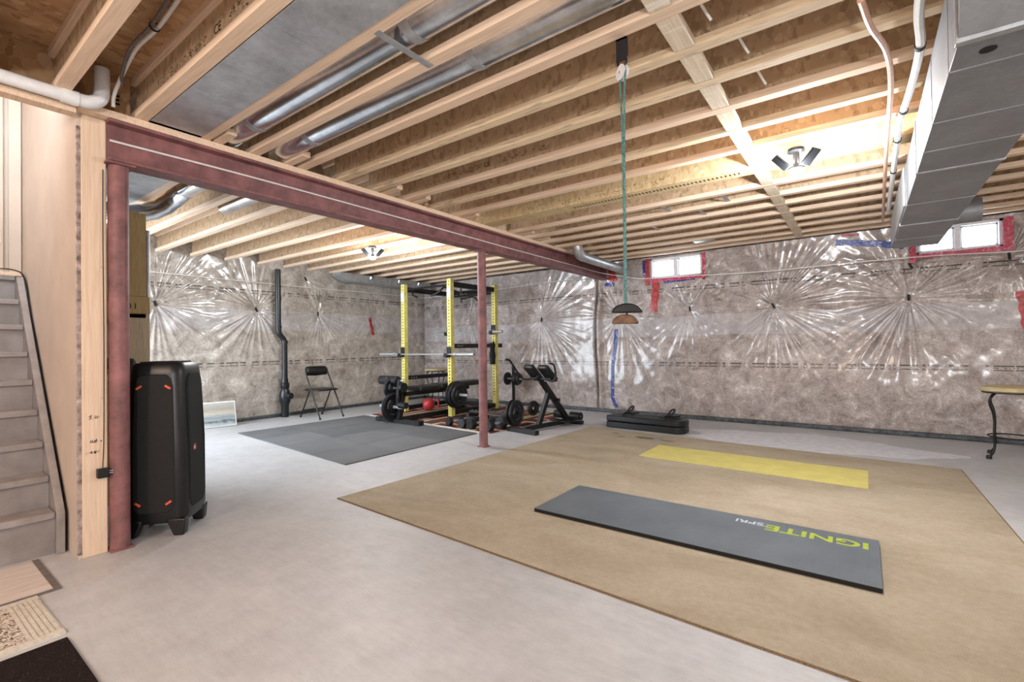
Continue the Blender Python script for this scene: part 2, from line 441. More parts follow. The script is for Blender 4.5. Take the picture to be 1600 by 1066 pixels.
def text_mesh(name, body, size, mat, parent, mtx, sx=1.0, ext=0.0005, bold=0.0, sp=1.0):
    cu = bpy.data.curves.new(name, 'FONT'); cu.body = body; cu.size = size; cu.extrude = ext; cu.offset = bold; cu.space_character = sp
    o = bpy.data.objects.new(name, cu); C.objects.link(o)
    bpy.context.view_layer.update()
    me = bpy.data.meshes.new_from_object(o.evaluated_get(bpy.context.evaluated_depsgraph_get()))
    bpy.data.objects.remove(o); bpy.data.curves.remove(cu)
    me.transform(Matrix.Diagonal((sx, 1, 1, 1))); me.transform(mtx)
    me.materials.clear(); me.materials.append(MAT[mat])
    t_ = bpy.data.objects.new(name, me); C.objects.link(t_); t_.parent = parent
    return t_

# ------------------------------------------------------------------ dimensions
XB = -3.343            # steel beam axis
XL = -7.607            # left insulated wall
YB = 7.124             # back insulated wall
ZJ = 2.409             # underside of joists
HJ = 0.241             # joist depth
ZS = ZJ + HJ           # underside of subfloor
XR, YF = 3.1, -3.1     # walls behind / beside the photographer

# ------------------------------------------------------------------ setting
fl = tag(MB().bb(XL - 0.3, XR + 0.2, YF - 0.2, YB + 0.4, -0.12, 0.0).build('floor', 'concrete'), kind='structure')
wr = tag(MB().bb(XR, XR + 0.12, YF, YB + 0.3, 0, ZS + 0.3).build('wall_right', 'far_wall'), kind='structure')
wf = tag(MB().bb(XB - 1.7, XR, YF - 0.12, YF, 0, ZS + 0.3).build('wall_front', 'far_wall'), kind='structure')
# stairwell shell
YW = 0.655             # drywall face along the stairs
sw = tag(MB().bb(-5.2, XB - 0.0, YW, YW + 0.016, 0, 3.7).build('wall_stairs', 'drywall'), kind='structure')
MB().bb(XB - 0.02, XB + 0.0, YW - 0.001, YW + 0.018, 0.02, 2.3).build('drywall_edge', 'torn_gypsum', sw)
tag(MB().bb(-5.2, -3.36, -0.56, -0.46, 0, 3.7).build('wall_stairs_outer', 'drywall'), kind='structure')
tag(MB().bb(XB - 0.1, XB, YF, -0.46, 0, 3.7).build('wall_stairs_front', 'drywall'), kind='structure')
tag(MB().bb(-5.3, XB + 0.05, -0.6, 0.8, 3.7, 3.8).build('ceiling_stairs', 'drywall'), kind='structure')
tag(MB().bb(-5.0, -4.86, -0.5, YW, 1.5, 3.75).bb(-5.0, -4.86, -0.5, YW, 0, 1.2).build('wall_stairs_end', 'drywall'), kind='structure')
dr = tag(MB().bb(-4.855, -4.815, -0.35, 0.47, 1.63, 3.65).build('door_1', 'door_paint', bevel=0.004), kind='structure')
for y0, y1, z0, z1 in ((-0.25, 0.05, 1.75, 2.5), (0.11, 0.38, 1.75, 2.5), (-0.25, 0.05, 2.6, 3.5), (0.11, 0.38, 2.6, 3.5)):
    MB().bb(-4.815, -4.806, y0, y1, z0, z1).build('door_panel', 'door_paint', dr, 0.004)
tr_ = tag(MB().bb(-4.857, -4.83, 0.48, 0.56, 1.6, 3.6).build('trim_1', 'door_paint', bevel=0.004), kind='structure')
tag(MB().bb(-4.857, -4.84, 0.585, 0.65, 1.6, 3.6).build('trim_2', 'door_paint', bevel=0.004), kind='structure')
swp = tag(MB().bb(-4.829, -4.822, 0.50, 0.545, 1.86, 1.97).build('light_switch', 'switch_white', bevel=0.002), 'small white light switch plate beside the door at the top of the stairs', 'switch')
MB().bb(-4.822, -4.816, 0.515, 0.53, 1.895, 1.935).build('toggle', 'switch_white', swp)

# ---- insulated, film-covered walls with real pleats
def vnoise(a, b, seed, freq):
    r_ = np.random.default_rng(seed); g = r_.random((64, 64))
    x = a * freq; y = b * freq; xi = np.floor(x).astype(int); yi = np.floor(y).astype(int); fx = x - xi; fy = y - yi
    fx = fx * fx * (3 - 2 * fx); fy = fy * fy * (3 - 2 * fy)
    G = lambda i, j: g[i % 64, j % 64]
    return (G(xi, yi) * (1 - fx) + G(xi + 1, yi) * fx) * (1 - fy) + (G(xi, yi + 1) * (1 - fx) + G(xi + 1, yi + 1) * fx) * fy
def pleats(U, Z, pins, seed, folds=()):
    h = 0.022 * vnoise(U, Z, seed, 1.3) + 0.012 * vnoise(U, Z, seed + 1, 4.0) + 0.006 * vnoise(U, Z, seed + 2, 11.0)
    # horizontal quilting between the pins
    h += 0.022 * np.cos((Z - 1.05) * 2 * PI / 1.05) * -0.5
    for k, (u, z, s, a) in enumerate(pins):
        r_ = np.random.default_rng(seed * 31 + k)
        du, dz = U - u, Z - z; r = np.hypot(du, dz) + 1e-6; th = np.arctan2(dz, du)
        w_ = np.zeros_like(r)
        for n in (5, 9, 13, 17, 22, 27, 33, 40, 47, 55):
            w_ += r_.normal() * np.cos(n * th + r_.random() * 6.28 + 0.7 * np.sin(2 * th + k)) / (1 + n / 45)
        w_ = w_ / 2.7
        w_ = np.where(w_ > 0, w_ ** 0.8, -np.abs(w_) ** 1.3 * 0.7)
        env = np.minimum(r / 0.10, 1.0) * np.exp(-(r / s) ** 1.6)
        env *= 0.55 + 0.45 * np.cos(th - r_.random() * 6.28) ** 2
        h += a * env * w_ * 0.024
        h -= 0.045 * a * np.exp(-r / 0.10)
    for (u, wd, dep, z0, z1) in folds:
        m = 1 / (1 + np.exp(-(Z - z0) * 14)) / (1 + np.exp((Z - z1) * 14))
        d = (U - u - 0.02 * np.sin(Z * 4)) / wd
        h += m * dep * (np.exp(-((d - 1.4) / 1.1) ** 2) - 1.5 * np.exp(-(d / 0.42) ** 2))
    return h
def pleat_wall(name, mat, along, lo, hi, z0, z1, pins, seed, base, sgn, holes=(), folds=(), step=0.0125):
    nu = int((hi - lo) / step); nz = int((z1 - z0) / step)
    us = np.linspace(lo, hi, nu + 1); zs = np.linspace(z0, z1, nz + 1)
    U, Z = np.meshgrid(us, zs, indexing='ij')
    h = pleats(U, Z, pins, seed, folds) * np.minimum(1, (Z - z0) / 0.08 + 0.25)
    for (a, b, c, d) in holes:           # flatten round the windows
        du = np.maximum(np.maximum(a - U, U - b), 0); dz = np.maximum(np.maximum(c - Z, Z - d), 0)
        h *= 1 - np.exp(-(np.hypot(du, dz) / 0.06) ** 2)
    D = base + sgn * h
    co = np.stack([U, D, Z] if along == 'x' else [D, U, Z], -1).reshape(-1, 3)
    idx = np.arange((nu + 1) * (nz + 1)).reshape(nu + 1, nz + 1)
    q = np.stack([idx[:-1, :-1], idx[1:, :-1], idx[1:, 1:], idx[:-1, 1:]], -1).reshape(-1, 4)
    uc = (us[:-1] + us[1:]) / 2; zc = (zs[:-1] + zs[1:]) / 2
    UC, ZC = np.meshgrid(uc, zc, indexing='ij'); keep = np.ones(UC.shape, bool)
    for (a, b, c, d) in holes: keep &= ~((UC > a) & (UC < b) & (ZC > c) & (ZC < d))
    q = q[keep.reshape(-1)]
    if along == 'y': q = q[:, ::-1] if sgn > 0 else q
    if along == 'x': q = q if sgn < 0 else q[:, ::-1]
    me = bpy.data.meshes.new(name); me.from_pydata(co.tolist(), [], q.tolist())
    me.polygons.foreach_set('use_smooth', [True] * len(me.polygons)); me.update()
    o = bpy.data.objects.new(name, me); C.objects.link(o); me.materials.append(MAT[mat])
    return tag(o, kind='structure')
pins_l = [(2.277, 1.725, 0.62, 1.25), (3.593, 1.709, 0.62, 1.25), (4.632, 1.686, 0.42, 0.9), (4.41, 2.275, 0.4, 0.8), (5.78, 1.72, 0.35, 0.6), (6.5, 1.64, 0.4, 0.7), (1.2, 1.7, 0.6, 1.0)]
pins_b = [(-4.606, 1.55, 0.62, 1.2), (-2.03, 1.60, 0.45, 0.9), (-0.952, 1.579, 0.72, 1.25), (0.427, 1.592, 0.66, 1.2), (0.45, 1.957, 0.42, 0.9), (1.247, 1.97, 0.4, 0.8), (-1.84, 2.05, 0.3, 0.7), (-3.1, 1.55, 0.5, 0.9), (-6.3, 1.6, 0.5, 0.8), (2.2, 1.6, 0.6, 1.0)]
W1 = (-2.62, -1.85, 2.08, 2.40)
W2 = (0.50, 1.21, 2.075, 2.385)
wl = pleat_wall('wall_left', 'poly_wall_left', 'y', 0.70, YB + 0.02, 0.03, 2.66, pins_l, 3, XL, +1)
wb = pleat_wall('wall_back', 'poly_wall_back', 'x', XL - 0.02, XR, 0.03, 2.42, pins_b, 8, YB, -1, holes=(W1, W2),
                folds=((-3.52, 0.05, 0.08, 0.0, 2.2), (-3.02, 0.03, 0.018, 0.1, 1.5)))
MB().bb(XL - 0.25, XL - 0.1, 0.7, YB + 0.3, 0, ZS + 0.2).build('concrete_backing', 'concrete_curb', wl)
bk = MB()
for a, b, c, d in ((XL - 0.2, W1[0], 0, ZS + .2), (W1[1], W2[0], 0, ZS + .2), (W2[1], XR + 0.1, 0, ZS + .2), (W1[0], W1[1], 0, W1[2]), (W2[0], W2[1], 0, W2[2]), (W1[0], W1[1], W1[3], ZS + .2), (W2[0], W2[1], W2[3], ZS + .2)):
    bk.bb(a, b, YB + 0.10, YB + 0.25, c, d)
bk.build('concrete_backing', 'concrete_curb', wb)
# strips at the foot of the walls
tag(MB().bb(XL - 0.05, XL + 0.045, 0.75, YB, 0.0, 0.05).build('baseboard_left', 'dark_flap', bevel=0.012), kind='structure')
tag(MB().bb(XL, XR, YB - 0.045, YB + 0.05, 0.0, 0.055).build('baseboard_back', 'dark_flap', bevel=0.012), kind='structure')
# black clips that pin the film
def clip(pos, nrm, ang, label, group):
    n = Vector(nrm); s_ = Vector((0, 0, 1)).cross(n).normalized(); u = s_ * math.sin(ang) + Vector((0, 0, 1)) * math.cos(ang)
    p = Vector(pos) + n * 0.012
    o = MB().beam(p - u * 0.036, p + u * 0.036, 0.022, 0.02, n).beam(p - n * 0.05, p, 0.012, 0.012).build('film_clip', 'black_matte', None, 0.003)
    return tag(o, label, 'clip', group)
clipsL = ['black film clip on the wall between the loudspeaker and the drain pipe, nearer the loudspeaker', 'black film clip on the wall right beside the drain pipe', 'black film clip on the wall above the folding chair', 'black film clip high on the wall under the white cable, above the folding chair']
for (u, z, s, a), lab in zip(pins_l[:4], clipsL):
    clip((XL - 0.01, u, z), (1, 0, 0), random.uniform(-.6, .2), lab, 'film clips')
clipsB = ['black film clip between the power rack and the steel beam end', 'black film clip between the red tape and the middle of the window wall', 'black film clip amid radiating creases between the two windows', 'black film clip on the film below the end of the big duct', 'upper black film clip close under the end of the big duct', 'black film clip under the outer corner of the window behind the big duct', 'black film clip under the corner of the window by the beam']
for (u, z, s, a), lab in zip(pins_b[:7], clipsB):
    if lab: clip((u, YB + 0.01, z), (0, -1, 0), random.uniform(-.5, .5), lab, 'film clips')

# ---- windows
def window(name, a, b, c, d):
    y = YB + 0.07
    f = MB()
    fw = 0.032
    f.bb(a, b, y - 0.05, y + 0.05, c, c + fw).bb(a, b, y - 0.05, y + 0.05, d - fw, d).bb(a, a + fw, y - 0.05, y + 0.05, c, d).bb(b - fw, b, y - 0.05, y + 0.05, c, d)
    o = tag(f.build(name, 'white_vinyl', None, 0.004), kind='structure')
    m = (a + b) / 2
    MB().bb(m - 0.025, m + 0.025, y - 0.03, y + 0.03, c + fw, d - fw).build('mullion', 'white_vinyl', o, 0.004)
    for x0, x1, yy in ((a + fw, m - 0.025, y + 0.0), (m + 0.025, b - fw, y + 0.012)):
        s_ = MB(); t_ = 0.016
        s_.bb(x0, x1, yy - 0.012, yy + 0.012, c + fw, c + fw + t_).bb(x0, x1, yy - 0.012, yy + 0.012, d - fw - t_, d - fw).bb(x0, x0 + t_, yy - 0.012, yy + 0.012, c + fw, d - fw).bb(x1 - t_, x1, yy - 0.012, yy + 0.012, c + fw, d - fw)
        sash = s_.build('sash', 'white_vinyl', o)
        MB().bb(x0 + t_, x1 - t_, yy - 0.003, yy + 0.003, c + fw + t_, d - fw - t_).build('pane', 'window_glass', sash)
    return o
window('window_1', *W1); window('window_2', *W2)

# ------------------------------------------------------------------ ceiling: subfloor, I-joists, blocking
ceil = tag(MB().bb(XB - 0.05, XR + 0.1, YF - 0.1, YB + 0.3, ZS + 0.02, ZS + 0.06).bb(XL - 0.3, XB - 0.05, 0.70, YB + 0.3, ZS + 0.02, ZS + 0.06).build('ceiling', 'osb_subfloor'), kind='structure')
def panels(x0, x1, y0, y1):
    y = y0; row = 0
    while y < y1 - 0.01:
        yy = min(y + 1.22, y1); x = x0 - (1.22 if row % 2 else 0)
        while x < x1 - 0.01:
            xx = min(x + 2.44, x1); xa = max(x, x0)
            MB().bb(xa + 0.002, xx - 0.002, y + 0.002, yy - 0.002, ZS, ZS + 0.018).build('subfloor_panel', 'osb_subfloor', ceil); x += 2.44
        y = yy; row += 1
panels(XB - 0.05, XR, YF, YB + 0.1); panels(XL, XB - 0.05, 0.70, YB + 0.1)
def ijoist_meshes(L):
    fw, fh = 0.062, 0.038
    wv = MB().bb(0, L, -0.0055, 0.0055, fh - 0.006, HJ - fh + 0.006).mesh('joist')
    fb = MB().bb(0, L, -fw / 2, fw / 2, 0, fh).mesh('bottom_flange')
    ft = MB().bb(0, L, -fw / 2, fw / 2, HJ - fh, HJ).mesh('top_flange')
    wv.materials.append(MAT['osb_web']); ft.materials.append(MAT['pine'])
    return wv, fb, ft
def place_joist(ms, x, y, fmat, k):
    wv, fb, ft = ms
    o = bpy.data.objects.new('joist', wv); C.objects.link(o); o.parent = ceil; o.location = (x, y, ZJ)
    if not fb.materials: fb.materials.append(MAT['pine'])
    b = bpy.data.objects.new('bottom_flange', fb); C.objects.link(b); b.parent = o
    b.material_slots[0].link = 'OBJECT'; b.material_slots[0].material = MAT[fmat]
    t_ = bpy.data.objects.new('top_flange', ft); C.objects.link(t_); t_.parent = o
    return o
JR = [0.24, 0.575, 0.918, 1.24, 1.545, 1.88, 2.195, 2.52, 2.86, 3.20, 3.54, 4.485, 4.85, 5.19, 5.54, 5.94, 6.28, 6.66, 6.94]
JR += [-0.09 - 0.33 * i for i in range(9)]
msR = ijoist_meshes(XR - XB - 0.004)
near = None
for k, y in enumerate(JR):
    j = place_joist(msR, XB + 0.002, y, 'pine_grimy' if k in (6, 7, 9) else 'pine', k)
    if k == 2: near = j
JL = [0.98, 1.42, 1.865, 2.29, 2.70, 3.145, 3.62, 4.03, 4.44, 4.85, 5.26, 5.67, 6.08, 6.49, 6.86]
msL = ijoist_meshes(XB - XL - 0.05)
for k, y in enumerate(JL): place_joist(msL, XL + 0.048, y, 'pine', k)
# printed marks on joist webs
Rw = Matrix(((1, 0, 0, 0), (0, 0, -1, 0), (0, 1, 0, 0), (0, 0, 0, 1)))      # text on a face looking towards -y
def web_print(y, x, body, size, mat='brown_ink'):
    text_mesh('stamp', body, size, mat, ceil, Matrix.Translation((x, y - 0.0062, ZJ + 0.085)) @ Rw)
def smudge(x0, y0, z0, L, h, n, face, par, seed, mat='brown_ink'):        # worn print, no longer readable
    r_ = random.Random(seed); m_ = MB()
    for k in range(n):
        u = r_.random() * L; v = r_.random() * h; a = r_.uniform(0.004, 0.016); b = r_.uniform(0.002, 0.006)
        if r_.random() < 0.4: a, b = b, a
        if face == 'y': m_.bb(x0 + u, x0 + u + a, y0 - 0.0006, y0, z0 + v, z0 + v + b)
        else: m_.bb(x0, x0 + 0.0006, y0 + u, y0 + u + a * 0.5, z0 + v, z0 + v + b * 0.7)
    return tag(m_.build('worn_print', mat, par), kind='stuff')
web_print(0.918, -2.30, 'CE', 0.06, 'black_ink'); web_print(2.86, -2.36, 'CE', 0.05, 'black_ink')
smudge(-3.0, 0.9123, ZJ + 0.07, 0.62, 0.05, 90, 'y', ceil, 1); smudge(-2.15, 0.9123, ZJ + 0.08, 0.5, 0.05, 70, 'y', ceil, 2)
smudge(-2.75, 2.8543, ZJ + 0.075, 0.34, 0.04, 50, 'y', ceil, 3, 'black_ink'); smudge(-2.18, 2.8543, ZJ + 0.08, 0.4, 0.03, 40, 'y', ceil, 4)
rim = MB().bb(-0.018, 0.0, 0.607, 0.886, 0.0, HJ - 0.001).build('rim_board', 'osb_subfloor', ceil, loc=(XB + 0.0, 0, ZJ))
text_mesh('stamp', 'E', 0.075, 'black_ink', rim, Matrix.Translation((0.001, 0.80, 0.07)) @ Matrix(((0, 0, 1, 0), (1, 0, 0, 0), (0, 1, 0, 0), (0, 0, 0, 1))), bold=0.003)
# flush girder of three plies beside the lamp
for i in range(3):
    g_ = MB().bb(0, XR - XB - 0.01, -0.029, 0.029, 0, HJ - 0.002).build('girder_ply', 'lsl_girder', ceil, 0.002)
    g_.location = (XB + 0.002, 3.945 + i * 0.0605, ZJ)
gm = MB()
for i in range(46): gm.bb(-2.2 + i * 0.032, -2.2 + i * 0.032 + 0.012, 3.982, 4.028, ZJ - 0.0012, ZJ + 0.0005)
tag(gm.build('printed_ticks', 'brown_ink', ceil), kind='stuff')
smudge(-2.75, 3.9158, ZJ + 0.02, 1.5, 0.05, 130, 'y', ceil, 5)
# blocking row
allj = sorted([y for y in JR if y > 1.0] + [3.92, 4.10])
XBL = -0.62
prev = None
edges = [(1.24, .031), (1.545, .031), (1.88, .031), (2.195, .031), (2.52, .031), (2.86, .031), (3.20, .031), (3.54, .031), (4.005, .09), (4.485, .031), (4.85, .031), (5.19, .031), (5.54, .031), (5.94, .031), (6.28, .031), (6.66, .031), (6.94, .031)]
for (y0, h0), (y1, h1) in zip(edges[:-1], edges[1:]):
    MB().bb(XBL - 0.045, XBL + 0.045, y0 + h0 + 0.001, y1 - h1 - 0.001, ZJ + 0.001, ZJ + (0.009 if y0 < 1.6 else 0.039)).build('blocking', 'pine_blocking', ceil, 0.004)
# short squash blocks by the beam
for y, L in ((1.32, 0.16), (1.78, 0.2), (2.62, 0.17), (2.96, 0.15), (3.64, 0.14), (4.62, 0.16), (5.0, 0.14)):
    MB().bb(XB + 0.03, XB + 0.1 + L, y - 0.03, y + 0.03, ZJ + 0.001, ZJ + 0.04).build('squash_block', 'pine', ceil, 0.003)
# thin metal straps and wires in the bays
for x, y in ((-1.55, 4.66), (-1.0, 4.66), (-1.9, 5.36), (-1.3, 5.02)):
    MB().bb(x - 0.02, x + 0.02, y - 0.15, y + 0.15, ZJ + 0.02, ZJ + 0.022).build('strap', 'galvanized', ceil)
MB().bb(-1.75, -1.50, 6.32, 6.44, ZJ - 0.003, ZJ).build('plate', 'galvanized', ceil)
for i, (x, y) in enumerate(((-0.50, 2.02), (-0.42, 2.36), (-0.40, 2.70))):
    pts = [(x - 0.03, y - 0.1, ZS - 0.03), (x - 0.02, y - 0.05, ZJ + 0.1), (x, y, ZJ + 0.05), (x + 0.02, y + 0.03, ZJ + 0.012)]
    tag(MB().tube(catmull(pts), 0.006, 8).build('wire_tail', 'white_cable'), ['short white wire tail curling down out of the first bay beside the pulley strap', 'short white wire tail poking down in the middle bay beside the blocking', 'short white wire tail poking down in the bay farther from the pulley strap'][i], 'wire')

# header over the stairs + stud end
tag(MB().bb(XB + 0.004, XB + 0.08, YF + 0.01, 0.64, ZJ - 0.074, ZJ - 0.037).bb(XB + 0.004, XB + 0.08, YF + 0.01, 0.64, ZJ - 0.036, ZJ - 0.002).build('stair_header', 'pine', bevel=0.003), 'pine header carrying the joists over the stair opening', 'header')
stud = tag(MB().bb(XB - 0.03, XB + 0.008, YW + 0.016, YW + 0.016 + 0.105, 0, ZJ - 0.042).build('wall_stud', 'pine_upright', bevel=0.004), 'bare pine stud closing the end of the stair wall', 'stud')
tag(MB().bb(-5.6, XB - 0.035, YW + 0.09, YW + 0.11, 0, ZJ).build('wall_stud_back', 'dark_plywood'), kind='structure')
tag(MB().bb(XB - 0.03, XB - 0.01, YF, 0.66, ZJ, ZS + 0.02).build('wall_rim', 'osb_subfloor'), kind='structure')
XS = XB + 0.0081; YS = YW + 0.03
smudge(XS, YS, 0.545, 0.055, 0.012, 26, 'x', stud, 6, 'black_ink'); smudge(XS, YS + 0.015, 0.605, 0.05, 0.012, 22, 'x', stud, 7, 'black_ink')
smudge(XS, YS + 0.01, 0.73, 0.018, 0.018, 14, 'x', stud, 8, 'brown_ink'); smudge(XS, YS + 0.035, 0.732, 0.02, 0.014, 14, 'x', stud, 9, 'brown_ink')

# ------------------------------------------------------------------ steel beam and posts
bm_ = thing('steel_beam', 'long red-brown steel beam under the joists, carried by two posts', 'beam', (XB, 0.775, 2.14))
Lb = YB + 0.06 - 0.775
MB().bb(-0.07, 0.07, 0, Lb, 0.0, 0.016).build('bottom_flange', 'red_primer', bm_, 0.002)
MB().bb(-0.07, 0.07, 0, Lb, 0.212, 0.228).build('top_flange', 'red_primer', bm_, 0.002)
MB().bb(-0.005, 0.005, 0, Lb, 0.016, 0.212).build('web', 'red_primer', bm_)
MB().bb(-0.075, 0.075, -0.13, 5.15, 0.2285, 0.2675).build('nailer_plate', 'pine', bm_, 0.003)
def post(y, label):
    p = thing('steel_post', label, 'post', (XB, y, 0))
    MB().lathe([(0.0, 0.012), (0.047, 0.012), (0.047, 2.126), (0.0, 2.126)], n=28).build('tube', 'red_primer', p)
    MB().box((0, 0, 0.006), (0.10, 0.10, 0.012)).build('base_plate', 'red_primer', p, 0.002)
    MB().box((0, 0, 2.133), (0.13, 0.13, 0.012)).build('cap_plate', 'red_primer', p, 0.002)
    return p
post(0.83, 'scuffed red-brown steel post beside the stud and the tall loudspeaker')
post(3.98, 'red-brown steel post standing between the grey rubber mat and the beige carpet')
# white cable along the beam web, then over to the windows
def cable(name, pts, r, mat, label, cat='cable', k=8):
    return tag(MB().tube(catmull(pts, k), r, 8).build(name, mat), label, cat)
cable('wall_cable', [(XB + 0.014, 0.79, 2.262), (XB + 0.014, 1.6, 2.268), (XB + 0.014, 3, 2.258), (XB + 0.014, 4.5, 2.242), (XB + 0.016, 6.0, 2.236), (XB + 0.02, 6.75, 2.228), (-3.2, 6.98, 2.20), (-2.9, 7.0, 2.13), (-2.62, 7.0, 2.085), (-1.9, 7.0, 2.06), (-1.0, 7.0, 2.03), (0.0, 7.0, 2.04), (0.7, 7.0, 2.03), (1.35, 7.0, 2.00), (2.2, 7.0, 2.03)], 0.0065, 'white_cable', 'thin white cable running along the beam web and on below both windows')
cable('wall_cable', [(XL + 0.09, 1.6, 2.14), (XL + 0.10, 2.12, 2.13), (XL + 0.10, 3.2, 2.125), (XL + 0.09, 4.14, 2.12), (XL + 0.09, 5.7, 2.13), (XL + 0.09, 6.9, 2.135), (XL + 0.18, 7.02, 2.136), (-6.6, 7.02, 2.138), (-5.38, 7.02, 2.157), (-4.4, 7.02, 2.19), (-3.6, 7.02, 2.185)], 0.0055, 'white_cable', 'thin white cable strung across the film behind the folding chair and the rack')
cable('feed_cable', [(0.012, 2.222, 2.385), (0.043, 2.402, 2.37), (0.102, 2.685, 2.385), (0.131, 3.033, 2.385), (0.141, 3.662, 2.385), (0.154, 4.623, 2.385), (0.178, 5.9, 2.385), (0.19, 6.5, 2.385)], 0.0125, 'beige_cable', 'beige pink cable sagging under the joists next to the white cables')
wc = cable('cable_bundle', [(0.19, 2.2, 2.385), (0.191, 2.35, 2.38), (0.199, 2.495, 2.375), (0.217, 2.671, 2.372), (0.219, 2.881, 2.372), (0.210, 3.206, 2.375), (0.19, 3.593, 2.38), (0.194, 3.869, 2.38), (0.202, 4.571, 2.38), (0.21, 5.243, 2.38), (0.218, 6.004, 2.38)], 0.017, 'white_cable', 'thick white cable bundle tied with black ties beside the big duct')
for q in ((0.217, 2.70, 2.372), (0.2, 3.42, 2.378), (0.195, 3.9, 2.38), (0.203, 4.6, 2.38)):
    MB().lathe([(0.0185, -0.012), (0.021, -0.012), (0.021, 0.012), (0.0185, 0.012)], q, (0, 1, 0), 16).build('cable_tie', 'black_matte', wc)
# joist bay cables near the stairs
st_ = tag(MB().tube(catmull([(-2.3, 0.80, ZS - 0.02), (-2.62, 0.80, ZS - 0.05), (-2.85, 0.785, ZS - 0.06), (-3.05, 0.78, ZS - 0.12), (-3.20, 0.78, ZJ + 0.06), (-3.22, 0.78, ZJ)]), 0.009, 8).build('bay_cable', 'white_cable'), 'white cable pair hanging down inside the joist bay above the beam end', 'cable')
MB().tube(catmull([(-2.3, 0.77, ZS - 0.02), (-2.62, 0.775, ZS - 0.05), (-2.85, 0.76, ZS - 0.07), (-3.05, 0.775, ZS - 0.13), (-3.1, 0.79, ZS - 0.15)]), 0.008, 8).build('second_strand', 'grey_tape', st_)
MB().lathe([(0.021, -0.008), (0.024, 0), (0.021, 0.008)], (-2.62, 0.788, ZS - 0.05), (1, 0, 0.1), 12).build('cable_tie', 'black_matte', st_)
# white pvc vent pipe with elbow
pv = thing('vent_pipe', 'white plastic pipe with an elbow lying along the stair header', 'pipe', (-3.205, 0.6, 2.385))
MB().tube([(0, -2.6, 0), (0, -0.0, 0)], 0.031, 20).build('run', 'white_pvc', pv)
MB().tube([(0, -0.03, 0), (0, 0.035, 0)], 0.037, 20).build('coupling', 'white_pvc', pv)
MB().tube(catmull([(0, 0.03, 0), (0, 0.08, 0.005), (0.0, 0.12, 0.035), (0.0, 0.13, 0.09), (0.0, 0.13, 0.2)], 6), 0.033, 20).build('elbow', 'white_pvc', pv)

# ------------------------------------------------------------------ ducts
pan = thing('joist_panning', 'flat dull sheet-metal panels nailed under two joists near the stairs', 'duct', (XB + 0.0755, 0.952, ZJ - 0.004))
xs = [0.0, 0.93, 1.37, 2.6, 4.0, 6.3]
for a, b in zip(xs[:-1], xs[1:]):
    MB().bb(a + 0.0006, b - 0.0006, 0, 0.262, 0, 0.003).build('panel', 'galvanized', pan)
MB().bb(0.0, 0.03, -0.0, 0.262, 0.0, 0.04).build('end_cap', 'galvanized', pan)
def round_duct(y, x0, lab):
    o = thing('round_duct', lab, 'duct', (x0, y, 2.518))
    MB().tube([(0, 0, 0), (XR - x0 - 0.02, 0, 0)], 0.098, 32).build('pipe', 'bright_foil', o)
    for x in (0.35, 1.75, 3.2): MB().tube([(x, 0, 0), (x + 0.05, 0, 0)], 0.1005, 32).build('joint_tape', 'galvanized', o)
    return o
round_duct(1.392, -3.30, 'shiny round metal duct in the joist bay beside the sheet-metal panels')
round_duct(1.712, -3.22, 'shiny round metal duct one joist farther from the sheet-metal panels')
tag(MB().bb(-1.62, -1.585, 1.25, 1.56, ZJ - 0.004, ZJ - 0.001).build('hanger_strap', 'galvanized'), 'short galvanized strap across the joist bay under the shiny round duct', 'strap')
pan2 = thing('joist_panning', 'dull sheet-metal panel under the joists behind the loudspeaker post', 'duct', (-5.25, 1.012, ZJ - 0.004))
for a, b in ((0, 0.8), (0.8, 1.8)): MB().bb(a, b, 0, 0.372, 0, 0.003).build('panel', 'galvanized', pan2, 0.0006)
fd = thing('elbow_duct', 'crumpled shiny duct elbow turning down behind the loudspeaker post', 'duct', (-5.1, 1.64, 2.28))
MB().tube([(1.68, 0, 0.215), (0.35, 0, 0.215)], 0.072, 24).build('pipe', 'bright_foil', fd)
el = catmull([(0.36, 0, 0.215), (0.2, -0.02, 0.17), (0.08, -0.1, 0.08), (0.01, -0.24, 0.02), (0.0, -0.36, 0.0)], 3)
MB().tube(el, [0.074 + 0.006 * (i % 2) for i in range(len(el))], 14).build('elbow', 'bright_foil', fd)
MB().tube([(0, -0.35, 0), (0, -0.80, 0)], 0.073, 24).build('branch', 'bright_foil', fd)
fl2 = thing('round_duct', 'round metal duct hanging beside the crumpled elbow under the joists', 'duct', (-3.42, 2.08, 2.49))
MB().tube([(0, 0, 0), (-1.6, 0, 0)], 0.066, 24).build('pipe', 'bright_foil', fl2)
# flat trunk along the left wall
tk = thing('wall_trunk_duct', 'flat galvanized trunk duct under the joists along the wall behind the rack', 'duct', (-7.36, 5.0, 2.27))
for a, b in ((0.02, 0.9), (0.9, 1.95)): MB().bb(-0.14, 0.14, a, b, 0.0, 0.135).build('section', 'galvanized', tk, 0.003)
MB().bb(-0.15, 0.15, 0.88, 0.92, -0.006, 0.136).build('seam', 'galvanized', tk)
MB().add([(-0.14, 0.02, 0.0), (0.14, 0.02, 0.0), (0.14, 0.02, 0.135), (-0.14, 0.02, 0.135), (-0.14, -0.16, 0.09), (0.14, -0.16, 0.09), (0.14, -0.16, 0.136), (-0.14, -0.16, 0.136)], [(0, 1, 2, 3), (4, 7, 6, 5), (0, 4, 5, 1), (2, 6, 7, 3), (1, 5, 6, 2), (0, 3, 7, 4)]).build('sloped_end', 'galvanized', tk)
for y in (0.45, 1.1, 1.6): MB().lathe([(0.0, 0.0), (0.05, 0.0), (0.05, 0.05), (0.0, 0.05)], (0.165, y, 0.075), (0.4, 0, 0.9), 16).build('collar', 'bright_foil', tk)
